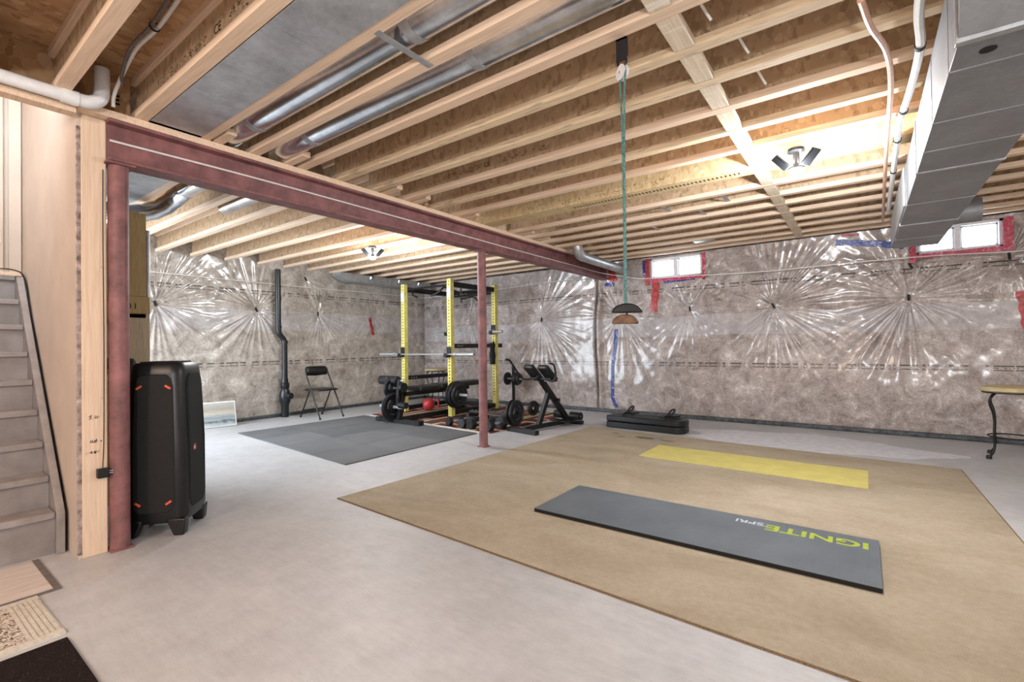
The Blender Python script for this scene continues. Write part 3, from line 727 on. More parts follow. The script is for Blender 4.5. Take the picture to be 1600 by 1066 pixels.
# pipe with elbow by the end of the beam
ep = thing('branch_duct', 'galvanized round branch duct with an elbow next to the end of the steel beam', 'duct', (-3.06, 5.72, 2.30))
MB().tube([(0, 0.04, 0), (0, 1.36, -0.02)], 0.066, 24).build('pipe', 'galvanized', ep)
e2 = catmull([(0, 0.08, 0), (0, 0.0, 0.01), (0, -0.07, 0.06), (0, -0.09, 0.14), (0, -0.09, 0.24)], 3)
MB().tube(e2, [0.068 + 0.003 * (i % 2) for i in range(len(e2))], 20).build('elbow', 'galvanized', ep)
# big rectangular duct
bd = thing('main_duct', 'big rectangular galvanized duct hung below the joists beside the cables', 'duct', (0.262, 2.09, 2.06))
wd, hd = 0.355, 0.30
cuts = [0.0, 0.22, 0.72, 1.12, 1.50, 2.3, 3.05, 3.75, 4.28]
def shell(a, b, h1=hd): return MB().bb(0, wd, a, b, 0, h1)
for i, (a, b) in enumerate(zip(cuts[:-1], cuts[1:])):
    shell(a + 0.003, b - 0.003, hd).build('section', 'galvanized_duct', bd, 0.002)
for y in (1.50, 3.05):
    MB().bb(-0.006, wd + 0.006, y - 0.014, y + 0.014, -0.006, hd + 0.002).build('seam', 'galvanized', bd, 0.002)
for y in (0.0, 0.22, 0.72, 1.12, 2.3, 3.75):
    MB().bb(-0.002, wd + 0.002, y - 0.004, y + 0.004, -0.002, hd + 0.001).build('cleat', 'galvanized', bd)
MB().bb(-0.012, -0.001, 2.4, 4.28, 0.02, hd).build('lit_side', 'duct_lit_side', bd, 0.002)  # pale sheet that paints the lamplight on the duct's left face
# transition towards the furnace, wider and shallower
A = [(0, 0, 0), (wd, 0, 0), (wd, 0, hd), (0, 0, hd)]
B = [(-0.03, -0.36, 0.2), (1.2, -0.30, 0.12), (1.2, -0.30, hd), (-0.03, -0.36, hd)]
MB().add(A + B, [(0, 1, 2, 3), (7, 6, 5, 4), (0, 4, 5), (0, 5, 1), (1, 5, 6, 2), (2, 6, 7, 3), (3, 7, 4, 0)]).build('transition', 'galvanized_duct', bd)
MB().bb(-0.03, 1.2, -1.6, -0.33, 0.16, hd).build('section', 'galvanized_duct', bd, 0.002)
MB().bb(-0.008, wd + 0.008, -0.012, 0.02, -0.008, hd + 0.001).build('seam_tape', 'galvanized', bd, 0.002)
MB().lathe([(0.0, 0.0), (0.022, 0.0), (0.022, 0.002), (0.0, 0.002)], (0.085, 0.11, -0.003), (0, 0, 1), 20).build('test_hole_plug', 'black_matte', bd)
MB().tube([(wd, 3.5, 0.14), (wd + 0.20, 3.5, 0.14)], 0.10, 24).build('takeoff', 'galvanized_duct', bd)

# ------------------------------------------------------------------ lamps in view, unseen bulbs, added fill lamps
def garage_lamp(name, loc, rz, label, tilt, mount):
    l = thing(name, label, 'lamp', loc, rz)
    MB().lathe([(0.0, mount), (0.05, mount), (0.052, mount - 0.02), (0.02, mount - 0.03), (0.02, 0.035), (0.045, 0.03), (0.05, 0.0), (0.0, 0.0)], n=24).build('base', 'black_plastic', l)
    MB().lathe([(0.0, -0.034), (0.025, -0.03), (0.042, -0.016), (0.048, 0.0), (0.0, 0.002)], n=24).build('led_dome', 'led_glow', l)
    for k in range(3):
        a = 2 * PI * k / 3
        R = Matrix.Rotation(a, 3, 'Z') @ Matrix.Rotation(-tilt, 3, 'Y')
        c = Matrix.Rotation(a, 3, 'Z') @ Vector((0.055, 0, 0.01)) + R @ Vector((0.06, 0, 0))
        wng = MB().box(c, (0.12, 0.085, 0.018), R).build('wing', 'black_plastic', l, 0.006)
        MB().box(c + R @ Vector((0, 0, 0.0105)), (0.10, 0.07, 0.003), R).build('led_panel', 'led_glow', wng)
    return l
garage_lamp('garage_lamp', (-0.345, 3.72, 2.262), PI / 2, 'lit lamp with folded-up LED wings under the joists beside the blocking', 0.75, 0.14)
garage_lamp('garage_lamp', (-5.07, 3.86, 2.262), 2.49, 'lit lamp with folded-up LED wings under the joists in front of the rack', 0.75, 0.14)
def bulb(loc, label, z=2.3):
    b = thing('ceiling_bulb', label, 'lamp', loc)
    MB().lathe([(0.0, 0.085), (0.055, 0.085), (0.055, 0.07), (0.03, 0.05), (0.018, 0.03), (0.0, 0.03)], n=20).build('holder', 'white_vinyl', b)
    MB().lathe([(0.015, 0.035), (0.018, 0.02), (0.032, -0.01), (0.028, -0.035), (0.0, -0.045)], n=20).build('bulb', 'bulb_glow', b)
bulb((-1.75, -1.75, 2.315), 'bare warm bulb in a white holder on the joists near the stairs')
bulb((1.55, -0.9, 2.315), 'added fill bulb in a white holder on the joists behind the carpet')  # body for the rear fill light, added out of view
bulb((2.1, 3.2, 2.315), 'added fill bulb in a white holder on the joists beyond the big duct')  # body for the side fill light, added out of view
bulb((-3.95, -0.15, 2.995), 'bare warm bulb in a white holder above the stairs')

wk = thing('fill_lamp', 'added fill lamp on a tripod stand behind the carpet', 'lamp', (0.75, -1.7, 0))  # unseen stand added to carry the main fill light
for k in range(3):
    a = k * 2 * PI / 3 + 0.4
    MB().tube([(0, 0, 0.5), (0.38 * math.cos(a), 0.38 * math.sin(a), 0.01)], 0.011, 8).build('leg', 'black_steel', wk)
MB().tube([(0, 0, 0.35), (0, 0, 1.22)], 0.014, 10).build('pole', 'black_steel', wk)
MB().lathe([(0.0, 0.0), (0.03, 0.0), (0.035, 0.03), (0.0, 0.04)], (0, 0, 1.21), n=16).build('socket', 'white_vinyl', wk)
# ------------------------------------------------------------------ tapes that follow the film
def wall_h(along, u, z):
    a = np.array([[u]]); b = np.array([[z]])
    if along == 'x': return float(pleats(a, b, pins_b, 8, ((-3.52, 0.05, 0.08, 0.0, 2.2), (-3.02, 0.03, 0.018, 0.1, 1.5)))[0, 0])
    return float(pleats(a, b, pins_l, 3)[0, 0])
def tape_strip(name, mat, along, path, width, label, parent=None, lift=0.006, lock=None):
    P = [Vector((p[0], p[1], 0)) for p in path]; P = catmull(P, 5) if len(P) > 2 else [P[0].lerp(P[1], i / 8) for i in range(9)]
    vs = []; m = 4
    for i, p in enumerate(P):
        d = (P[min(i + 1, len(P) - 1)] - P[max(i - 1, 0)]).normalized(); n = Vector((-d.y, d.x, 0))
        for layer in (0, 1):
            for j in range(m + 1):
                wv_ = 1 + 0.14 * math.sin(i * 1.7 + j)
                q = p + n * width * (j / m - 0.5) * wv_
                h = (wall_h(along, q.x, q.y) if lock is None else lock) + lift - layer * 0.012
                vs.append((q.x, YB - h, q.y) if along == 'x' else (XL + h, q.x, q.y))
    fs = []; k = 2 * (m + 1)
    for i in range(len(P) - 1):
        a, b = i * k, (i + 1) * k
        for j in range(m):
            fs.append((a + j, a + j + 1, b + j + 1, b + j)); fs.append((a + m + 1 + j, b + m + 1 + j, b + m + 2 + j, a + m + 2 + j))
        fs.append((a, b, b + m + 1, a + m + 1)); fs.append((a + m, a + 2 * m + 1, b + 2 * m + 1, b + m))
    for a in (0, (len(P) - 1) * k):
        fs += [(a + j, a + j + 1, a + m + 2 + j, a + m + 1 + j) for j in range(m)]
    o = MB().add(vs, fs, True).build(name, mat, parent)
    if label: tag(o, label, 'tape')
    return o
tape_strip('sheathing_tape', 'red_tape', 'x', [(-2.52, 2.03), (-2.535, 1.85), (-2.56, 1.58)], 0.115, 'wide crumpled strip of red tape on the film below the window by the beam')
tape_strip('sheathing_tape', 'blue_tape', 'x', [(-3.175, 1.34), (-3.20, 1.1), (-3.235, 0.85), (-3.245, 0.5), (-3.245, 0.22), (-3.18, 0.09)], 0.055, 'long narrow vertical strip of blue and white tape above the black case')
tape_strip('sheathing_tape', 'red_tape', 'y', [(5.69, 1.66), (5.72, 1.5), (5.775, 1.33)], 0.06, 'short leaning strip of red tape on the film beside the rack')
tape_strip('sheathing_tape', 'red_tape', 'x', [(1.335, 1.60), (1.36, 1.4), (1.38, 1.2)], 0.11, 'strip of red tape on the film above the iron-legged stool')
tape_strip('sheathing_tape', 'blue_tape', 'x', [(-0.26, 2.325), (-0.05, 2.285), (0.15, 2.25), (0.40, 2.19)], 0.075, 'wide strip of blue and white tape atop the film beside the big duct')
tape_strip('sheathing_tape', 'red_tape', 'x', [(-0.20, 2.395), (-0.02, 2.385)], 0.035, 'small red tape scrap over the blue and white tape')
tape_strip('sheathing_tape', 'red_tape', 'x', [(-3.24, 2.33), (-3.23, 2.2), (-3.20, 2.10)], 0.12, 'red tape wrapped round the end of the steel beam')
tape_strip('sheathing_tape', 'blue_tape', 'x', [(-3.36, 2.07), (-3.2, 2.055)], 0.06, 'blue tape scrap under the end of the steel beam')
for W, l1, l2, l3 in ((W1, 'pink and red tape along the sill of the window by the beam', 'red tape down the side of the window by the beam', 'pink tape down the other side of the window by the beam'),
                  (W2, 'pink and red tape along the sill of the window behind the big duct', 'pink tape down the side of the window behind the big duct', 'red and pink tape down the outer side of the window behind the big duct')):
    tape_strip('sheathing_tape', 'pink_tape', 'x', [(W[0] - 0.05, W[2] - 0.022), (W[1] + 0.05, W[2] - 0.018)], 0.05, l1, lock=0.02)
    tape_strip('sheathing_tape', 'red_tape' if W is W1 else 'pink_tape', 'x', [(W[0] - 0.035, W[2] - 0.09), (W[0] - 0.03, W[2] + 0.12), (W[0] - 0.03, W[3])], 0.07 if W is W1 else 0.05, l2, lock=0.022)
    tape_strip('sheathing_tape', 'pink_tape', 'x', [(W[1] + 0.03, W[2] - 0.04), (W[1] + 0.03, W[3] - 0.0)], 0.035 if W is W1 else 0.075, l3, lock=0.022)
tape_strip('sheathing_tape', 'blue_tape', 'x', [(-2.40, 2.03), (-1.95, 2.045)], 0.05, 'blue tape under the sill of the window by the beam')
tape_strip('sheathing_tape', 'blue_tape', 'x', [(-2.70, 2.38), (-2.70, 2.25), (-2.695, 2.15)], 0.04, 'blue tape strip beside the red tape of the window by the beam', lock=0.024)
# drain pipe
dp = thing('drain_pipe', 'black drain pipe with a fat clean-out fitting standing against the film', 'pipe', (-7.47, 3.9, 0))
MB().tube(catmull([(0, -0.035, 2.36), (0, -0.035, 1.9), (0, -0.035, 1.45)], 3) + catmull([(0, -0.035, 1.40), (0, -0.02, 1.33), (0.0, 0.045, 1.25), (0, 0.065, 1.18)], 4) + [Vector((0, 0.065, 0.62))], 0.042, 16).build('pipe', 'abs_black', dp)
MB().lathe([(0.042, 0.62), (0.05, 0.62), (0.052, 0.55), (0.066, 0.54), (0.066, 0.47), (0.055, 0.45), (0.07, 0.42), (0.085, 0.36), (0.085, 0.27), (0.068, 0.22), (0.058, 0.19), (0.054, 0.0)], (0, 0.065, 0), n=20).build('clean_out', 'abs_black', dp)
MB().lathe([(0.0, 0.13), (0.05, 0.13), (0.052, 0.1), (0.045, 0.0)], (0, 0.065, 0.34), (1, 0.3, 0), 18).build('clean_out_cap', 'abs_black', dp)
for z in (1.44, 1.20, 1.9): MB().lathe([(0.042, -0.025), (0.049, -0.025), (0.049, 0.025), (0.042, 0.025)], (0, 0.065 if z < 1.3 else -0.035, z), n=16).build('coupling', 'abs_black', dp)

# ------------------------------------------------------------------ stairs
stp = thing('staircase', 'grey painted wooden stairs rising between drywall beside the bare stud', 'stairs', (-3.553, 0.0, 0))
rise, run, nst = 0.175, 0.146, 9
for i in range(nst):
    z = rise * (i + 1) + 0.052; x = 0.0 - run * i
    MB().bb(max(x - run - 0.03, -1.30), x + 0.012, -0.44, 0.602, z - 0.036, z).build('tread', 'grey_paint', stp, 0.006)
    MB().bb(x - 0.022, x - 0.006, -0.44, 0.602, z - rise if i else 0.0, z - 0.037).build('riser', 'grey_riser', stp)
ang = math.atan2(rise, run)
for y0, y1 in ((0.603, 0.638), (-0.458, -0.442)):
    poly = [(0.03, y0, 0.0), (0.03, y0, 0.22), (0.03 - run * 8.0, y0, 0.22 + rise * 8.0), (0.03 - run * 8.0 - 0.1, y0, 0.22 + rise * 8.0), (0.03 - run * 8.0 - 0.1, y0, 0.02 + rise * 8.0), (-0.18, y0, 0.0)]
    MB().prism(poly, (0, y1 - y0, 0)).build('stringer', 'grey_paint', stp, 0.003)
tag(MB().bb(-4.86, -4.74, -0.45, YW - 0.02, 1.629, 1.655).build('floor_landing', 'pine'), kind='structure')
cable('drooping_lead', [(-4.80, 0.3, 1.665), (-4.79, 0.45, 1.67), (-4.75, 0.6, 1.67), (-4.68, 0.6455, 1.60), (-4.5, 0.6455, 1.36), (-4.2, 0.6455, 1.0), (-3.9, 0.6455, 0.62), (-3.62, 0.6455, 0.28)], 0.004, 'black_matte', 'dark lead drooping down the gap between the stairs and the drywall', 'cord')
# black adapter on the stud, with cord
ad = thing('power_adapter', 'small black power adapter hanging at the edge of the bare stud', 'adapter', (XB + 0.03, YW + 0.095, 0.44))
MB().box((0, 0, 0), (0.036, 0.05, 0.05)).build('body', 'black_plastic', ad, 0.004)
MB().tube([(0, 0.025, 0.006), (0, 0.045, 0.006)], 0.003, 6).tube([(0, 0.025, -0.006), (0, 0.045, -0.006)], 0.003, 6).build('prongs', 'chrome_bar', ad)
MB().tube(catmull([(0, 0, 0.025), (-0.012, 0.008, 0.2), (-0.012, 0.01, 0.7), (-0.012, 0.008, 1.3), (-0.015, 0.01, 1.65)]), 0.0025, 6).build('lead', 'black_matte', ad)

# ------------------------------------------------------------------ mats at the foot of the stairs
fm = thing('plank_mat', 'pale wood-look floor mat with grey taped edges at the foot of the stairs', 'mat', (-3.25, 0.1, 0))
MB().bb(-0.26, 0.235, -1.0, 0.405, 0, 0.006).build('sheet', 'pale_plank', fm)
for a, b, c, d in ((-0.26, 0.25, 0.405, 0.43), (0.235, 0.25, -1.0, 0.405)): MB().bb(a, b, c, d, 0, 0.008).build('taped_edge', 'grey_tape', fm)
dm = thing('doormat', 'cream doormat with a dark scrolled pattern between two other mats', 'mat', (-2.74, 0.05, 0), 0.02)
MB().bb(-0.2, 0.2, -0.9, 0.30, 0, 0.010).build('centre', 'scroll_mat', dm)
MB().bb(-0.235, -0.2, -0.9, 0.40, 0, 0.012).bb(0.2, 0.235, -0.9, 0.40, 0, 0.012).build('border', 'cream_rib', dm)
MB().bb(-0.2, 0.2, 0.30, 0.40, 0, 0.009).build('rib_base', 'cream_rib', dm)
for k in range(6): MB().bb(-0.2, 0.2, 0.303 + k * 0.016, 0.314 + k * 0.016, 0.009, 0.012).build('rib', 'cream_rib', dm)
tag(MB().bb(-2.46, -1.7, -0.9, 0.45, 0, 0.012).build('black_doormat', 'black_speckle', None, 0.004), 'black speckled doormat next to the scrolled cream doormat', 'mat')

# ------------------------------------------------------------------ carpet and mats
def slab_quad(name, q, z0, z1, mat, sub=1):
    return MB().prism([(x, y, z0) for x, y in q], (0, 0, z1 - z0)).build(name, mat, None, 0.006)
cp = thing('carpet', 'large beige carpet in the middle of the room with two exercise mats on it', 'carpet', (0, 0, 0))
cq = [(-3.09, 2.03), (0.70, 1.86), (0.64, 5.46), (-2.93, 5.69)]
MB().prism([(x, y, 0.0) for x, y in cq], (0, 0, 0.011)).build('pile', 'carpet', cp, 0.004)
cx, cy = sum(p[0] for p in cq) / 4, sum(p[1] for p in cq) / 4
MB().prism([(cx + (x - cx) * 1.004, cy + (y - cy) * 1.004, 0.0) for x, y in cq], (0, 0, 0.006)).build('bound_edge', 'carpet_edge', cp)
em = thing('exercise_mat', 'thick charcoal exercise mat with green lettering on the beige carpet', 'mat', (-0.85, 2.895, 0.0115), 0.0)
MB().bb(-0.9, 0.9, -0.305, 0.305, 0, 0.0195).build('foam_core', 'foam_edge', em)
MB().bb(-0.9, 0.9, -0.305, 0.305, 0.0196, 0.0225).build('top_skin', 'exercise_mat', em)
R180 = Matrix.Rotation(PI, 4, 'Z')
text_mesh('lettering', 'IGNITE', 0.125, 'green_print', em, Matrix.Translation((0.862, 0.222, 0.0228)) @ R180, sx=1.24, bold=0.003)
text_mesh('lettering', 'SPRI', 0.070, 'pale_print', em, Matrix.Translation((0.365, 0.232, 0.0228)) @ R180, sx=1.2, bold=0.001)
text_mesh('lettering', 'BY', 0.022, 'pale_print', em, Matrix.Translation((0.392, 0.195, 0.0228)) @ R180, sx=1.2)
ym = thing('yoga_mat', 'thin yellow yoga mat lying across the far side of the beige carpet', 'mat', (-0.88, 4.695, 0.0115), 0.0)
MB().prism([(-0.895, -0.24, 0), (0.892, -0.335, 0), (0.895, 0.258, 0), (-0.89, 0.318, 0)], (0, 0, 0.005)).build('mat_sheet', 'yellow_foam', ym)
# rubber tiles
rt = thing('rubber_flooring', 'square of dark grey rubber tiles in front of the rack', 'mat', (0, 0, 0))
q = [Vector((-6.545, 2.839, 0)), Vector((-3.90, 2.64, 0)), Vector((-3.90, 4.52, 0)), Vector((-6.46, 4.72, 0))]
bl = lambda u, v: (q[0] * (1 - u) * (1 - v) + q[1] * u * (1 - v) + q[2] * u * v + q[3] * (1 - u) * v)
nx, ny = 4, 3
for i in range(nx):
    for j in range(ny):
        e_ = 0.0014
        MB().prism([bl(i / nx + e_, j / ny + e_), bl((i + 1) / nx - e_, j / ny + e_), bl((i + 1) / nx - e_, (j + 1) / ny - e_), bl(i / nx + e_, (j + 1) / ny - e_)], (0, 0, 0.012)).build('tile', 'rubber_tile', rt, 0.002)
# patterned rug
gr = thing('patterned_rug', 'red and tan geometric rug under the power rack', 'rug', (-3.68, 4.60, 0), 0)
MB().prism([(-0.09, 0.0, 0), (0.0, 1.93, 0), (-2.55, 2.3, 0), (-2.78, 0.24, 0)], (0, 0, 0.007)).build('woven_field', 'geometric_rug', gr)
MB().beam((-0.09, -0.002, 0.004), (-2.78, 0.232, 0.004), 0.016, 0.008).build('fringe_edge', 'cream_rib', gr)
# pale paint patches on the floor
def blob(name, c, rx, ry, label, seed, mat='white_splash', z=0.0015):
    r_ = random.Random(seed); n = 40; ph = [r_.random() * 6.28 for _ in range(4)]
    pts = [(c[0] + rx * math.cos(a) * (1 + .12 * math.sin(3 * a + ph[0]) + .08 * math.sin(7 * a + ph[1])), c[1] + ry * math.sin(a) * (1 + .12 * math.sin(4 * a + ph[2]) + .06 * math.sin(9 * a + ph[3])), 0) for a in [2 * PI * k / n for k in range(n)]]
    o = MB().prism(pts, (0, 0, z)).build(name, mat); o.parent = fl; return o
blob('paint_patch', (-0.62, 6.05), 1.2, 0.52, '', 4)
blob('paint_patch', (-2.6, 6.45), 0.5, 0.2, '', 9)

# ------------------------------------------------------------------ tall loudspeaker
sp = thing('party_speaker', 'tall black loudspeaker with orange accents beside the steel post', 'speaker', (-3.50, 1.075, 0), math.radians(138))
# local: +x = front (grille side) after rotation ... width along y
def rsec(w_, d, r, n=5):
    out = []
    for cx_, cy_, a0 in ((w_ / 2 - r, d / 2 - r, 0), (-w_ / 2 + r, d / 2 - r, 90), (-w_ / 2 + r, -d / 2 + r, 180), (w_ / 2 - r, -d / 2 + r, 270)):
        for k in range(n): out.append((cx_ + r * math.cos(math.radians(a0 + 90 * k / (n - 1))), cy_ + r * math.sin(math.radians(a0 + 90 * k / (n - 1)))))
    return out
def loft(secs):                                       # secs: (z, width, depth, radius)
    m_ = MB(); vs = []; n = None
    for z, w_, d, r in secs:
        s_ = rsec(w_, d, r); n = len(s_); vs += [(x, y, z) for x, y in s_]
    fs = [(i * n + j, i * n + (j + 1) % n, (i + 1) * n + (j + 1) % n, (i + 1) * n + j) for i in range(len(secs) - 1) for j in range(n)]
    m_.add(vs, fs, True); m_.f += [tuple(reversed(range(n))), tuple((len(secs) - 1) * n + j for j in range(n))]; m_.sm += [False, False]
    return m_
sp.rotation_euler = (0, 0, math.radians(-131))
sp.location = (-3.485, 1.10, 0)
loft([(0.075, 0.31, 0.31, 0.05), (0.12, 0.335, 0.335, 0.06), (0.55, 0.325, 0.33, 0.06), (0.95, 0.29, 0.31, 0.06), (1.0, 0.28, 0.30, 0.06), (1.022, 0.25, 0.27, 0.06)]).build('cabinet', 'black_plastic', sp)
for sx in (-1, 1):
    for sy in (-1, 1):
        MB().prism([(sx * 0.165, sy * 0.165, 0.1), (sx * 0.06, sy * 0.165, 0.1), (sx * 0.10, sy * 0.165, 0.0), (sx * 0.155, sy * 0.165, 0.0)], (0, -sy * 0.06, 0)).build('foot', 'black_plastic', sp, 0.008)
def side_panel(side):        # side: ('x', sign) raised rounded panel following the taper
    ax, sg = side; out = MB(); pts = []
    hw = [(0.14, 0.115), (0.5, 0.11), (0.955, 0.095)]
    ring_ = []
    for z, w_ in ((0.14, 0.075), (0.165, 0.1), (0.2, 0.112), (0.55, 0.108), (0.88, 0.1), (0.93, 0.09), (0.955, 0.065)): ring_.append((w_, z))
    loop = [(w_, z) for w_, z in ring_] + [(-w_, z) for w_, z in reversed(ring_)]
    def off(z): return (0.1675 if z < 0.55 else 0.1675 - (z - 0.55) / 0.45 * (0.018 if ax == 'x' else 0.012)) - (0.0 if z > 0.5 else (0.5 - z) * -0.0)
    a = [((sg * (off(z) + 0.004), w_, z) if ax == 'x' else (w_, sg * (off(z) + 0.004), z)) for w_, z in loop]
    b = [((sg * (off(z) - 0.02), w_, z) if ax == 'x' else (w_, sg * (off(z) - 0.02), z)) for w_, z in loop]
    n = len(a)
    out.add(a + b, [tuple(range(n)), tuple(reversed(range(n, 2 * n)))] + [(i, n + i, n + (i + 1) % n, (i + 1) % n) for i in range(n)])
    return out
g1 = side_panel(('x', -1)).build('front_grille', 'grille_cloth', sp, 0.006)
g2 = side_panel(('y', -1)).build('side_panel', 'black_matte', sp, 0.006)
g3 = side_panel(('y', 1)).build('side_panel', 'black_matte', sp, 0.006)
for g_, sg in ((g2, -1), (g3, 1)):
    for x, z, a in ((-0.075, 0.88, 0.6), (0.075, 0.88, -0.6), (-0.08, 0.2, -0.6), (0.08, 0.2, 0.6)):
        MB().box((x, sg * (0.1635 if z > 0.5 else 0.1735), z), (0.036, 0.008, 0.013), Matrix.Rotation(a * -sg, 3, 'Y')).build('accent', 'orange_accent', g_, 0.003)
lg = MB().box((-0.1665, 0.045, 0.5), (0.012, 0.036, 0.036)).build('badge', 'red_enamel', g1, 0.002)
text_mesh('lettering', 'JBL', 0.02, 'white_paper', lg, Matrix.Translation((-0.1728, 0.063, 0.492)) @ Matrix(((0, 0, -1, 0), (-1, 0, 0, 0), (0, 1, 0, 0), (0, 0, 0, 1))), sx=0.9)
MB().bb(-0.1, 0.1, -0.1, 0.1, 1.02, 1.03).build('control_deck', 'black_matte', sp, 0.006)

# ------------------------------------------------------------------ shelf unit behind the post
sh = thing('storage_shelf', 'rough wooden storage shelf behind the steel post', 'shelf', (-4.25, 0.78, 0))
MB().bb(-0.62, -0.58, 0.0, 0.44, 0, 2.05).build('side', 'weathered_board', sh)
MB().bb(-0.10, -0.06, 0.27, 0.455, 1.50, 2.12).build('upper_post', 'plywood', sh, 0.002)
MB().bb(-0.10, -0.06, 0.25, 0.475, 1.0, 1.37).build('lower_panel', 'weathered_board', sh, 0.002)
bx_ = MB().bb(-0.14, -0.05, 0.02, 0.475, 1.372, 1.498).build('beam_board', 'plywood', sh, 0.003)
text_mesh('stamp', '0 I', 0.06, 'black_ink', bx_, Matrix.Translation((-0.0495, 0.33, 1.405)) @ Matrix(((0, 0, 1, 0), (1, 0, 0, 0), (0, 1, 0, 0), (0, 0, 0, 1))))
MB().bb(-0.6, -0.06, 0.0, 0.45, 1.34, 1.37).build('shelf_board', 'plywood', sh)
MB().bb(-0.6, -0.04, 0.0, 0.45, 0.88, 0.92).build('shelf_board', 'weathered_board', sh)
MB().bb(-0.6, -0.04, 0.0, 0.45, 0.42, 0.46).build('shelf_board', 'plywood', sh)
MB().bb(-0.1, -0.06, 0.20, 0.27, 0, 0.88).build('leg', 'plywood', sh)
MB().bb(-0.1, -0.06, 0.02, 0.08, 0, 1.34).build('leg', 'plywood', sh)
MB().tube([(-0.075, 0.468, 1.5), (-0.075, 0.468, 2.0)], 0.014, 12).build('metal_edge', 'galvanized', sh)
def lump(name, mat, c, r_, label, cat, seed):
    b_ = bmesh.new(); bmesh.ops.create_icosphere(b_, subdivisions=3, radius=1.0); rr = random.Random(seed)
    ph = [rr.random() * 6 for _ in range(6)]
    for v in b_.verts:
        k = 1 + 0.12 * math.sin(5 * v.co.x + ph[0]) + 0.1 * math.sin(6 * v.co.y + ph[1]) + 0.08 * math.sin(9 * v.co.z + ph[2])
        v.co = Vector((v.co.x * r_[0] * k, v.co.y * r_[1] * k, max(v.co.z, -0.6) * r_[2] * k + 0.6 * r_[2] * k))
    me = bpy.data.meshes.new(name); b_.to_mesh(me); b_.free(); me.polygons.foreach_set('use_smooth', [True] * len(me.polygons))
    o = bpy.data.objects.new(name, me); C.objects.link(o); me.materials.append(MAT[mat]); o.location = c
    return tag(o, label, cat)
lump('cloth_bundle', 'grey_cloth', (-4.42, 0.93, 0.922), (0.12, 0.11, 0.13), 'grey cloth bundle on the storage shelf behind the post', 'cloth', 2)
lump('knit_hat', 'black_matte', (-4.33, 1.10, 0.922), (0.07, 0.07, 0.09), 'black knit hat lying on the storage shelf in front of the cloth bundle', 'hat', 5)
tag(MB().bb(-4.5, -4.36, 0.86, 0.99, 1.372, 1.40).bb(-4.49, -4.37, 0.87, 0.98, 1.40, 1.43).build('folded_towel', 'white_paper', None, 0.008), 'folded white towel on the upper board of the storage shelf', 'towel')

# ------------------------------------------------------------------ canvas leaning on the wall
cv = thing('canvas_print', 'seascape canvas leaning against the film at floor level behind the loudspeaker', 'picture', (-7.33, 2.72, 0), math.radians(-8))
Rl = Matrix.Rotation(math.radians(-16), 3, 'Y')
cvp = MB().box(Rl @ Vector((0, 0, 0.18)) + Vector((0, 0, 0.004)), (0.03, 0.86, 0.36), Rl).build('stretcher', 'white_paper', cv, 0.003)
pm = MB().bb(-0.001, 0.002, -0.415, 0.415, 0.015, 0.345).build('painting', 'seascape', cv)
pm.location = (Rl @ Vector((0.0165, 0, 0)))[:]; pm.rotation_euler = Rl.to_euler()

# ------------------------------------------------------------------ folding chair
fc = thing('folding_chair', 'black metal folding chair standing against the film beside the drain pipe', 'chair', (-6.95, 4.28, 0), math.radians(2))
for sy in (-1, 1):
    y = sy * 0.205
    MB().tube(catmull([(0.27, y, 0.01), (0.10, y * 0.99, 0.33), (-0.09, y * 0.95, 0.66), (-0.125, y * 0.93, 0.745)], 4), 0.0115, 10).build('front_leg', 'black_steel', fc)
    MB().tube([(-0.27, y * 0.92, 0.01), (-0.10, y * 0.92, 0.30), (-0.01, y * 0.92, 0.46)], 0.011, 10).build('rear_leg', 'black_steel', fc)
    for x, yy in ((0.27, y), (-0.27, y * 0.92)): MB().lathe([(0.0, 0), (0.016, 0), (0.014, 0.03), (0.0, 0.032)], (x, yy, 0), n=12).build('foot_cap', 'black_matte', fc)
MB().tube(catmull([(-0.125, -0.19, 0.745), (-0.14, -0.175, 0.78), (-0.145, -0.12, 0.795), (-0.145, 0.12, 0.795), (-0.14, 0.175, 0.78), (-0.125, 0.19, 0.745)], 5), 0.0115, 10).build('top_bar', 'black_steel', fc)
bp = [(-0.126 - 0.018 * math.cos(u * PI / 2), 0.185 * u, z) for u in (-1, -.66, -.33, 0, .33, .66, 1) for z in (0.655 + 0.012 * abs(u), 0.79 - 0.02 * abs(u) ** 4)]
n_ = len(bp); fs = [(2 * i, 2 * i + 2, 2 * i + 3, 2 * i + 1) for i in range(6)]
bo = MB().add(bp, fs, True).build('backrest', 'black_vinyl', fc)
so = bo.modifiers.new('thick', 'SOLIDIFY'); so.thickness = 0.012
loft([(0.425, 0.36, 0.37, 0.06), (0.43, 0.385, 0.395, 0.07), (0.448, 0.385, 0.395, 0.07), (0.456, 0.34, 0.35, 0.06)]).build('seat', 'black_vinyl', fc)
MB().tube([(-0.215, -0.19, 0.115), (-0.215, 0.19, 0.115)], 0.008, 8).build('rear_stretcher', 'black_steel', fc)
MB().tube([(0.205, -0.2, 0.13), (0.205, 0.2, 0.13)], 0.008, 8).build('front_stretcher', 'black_steel', fc)

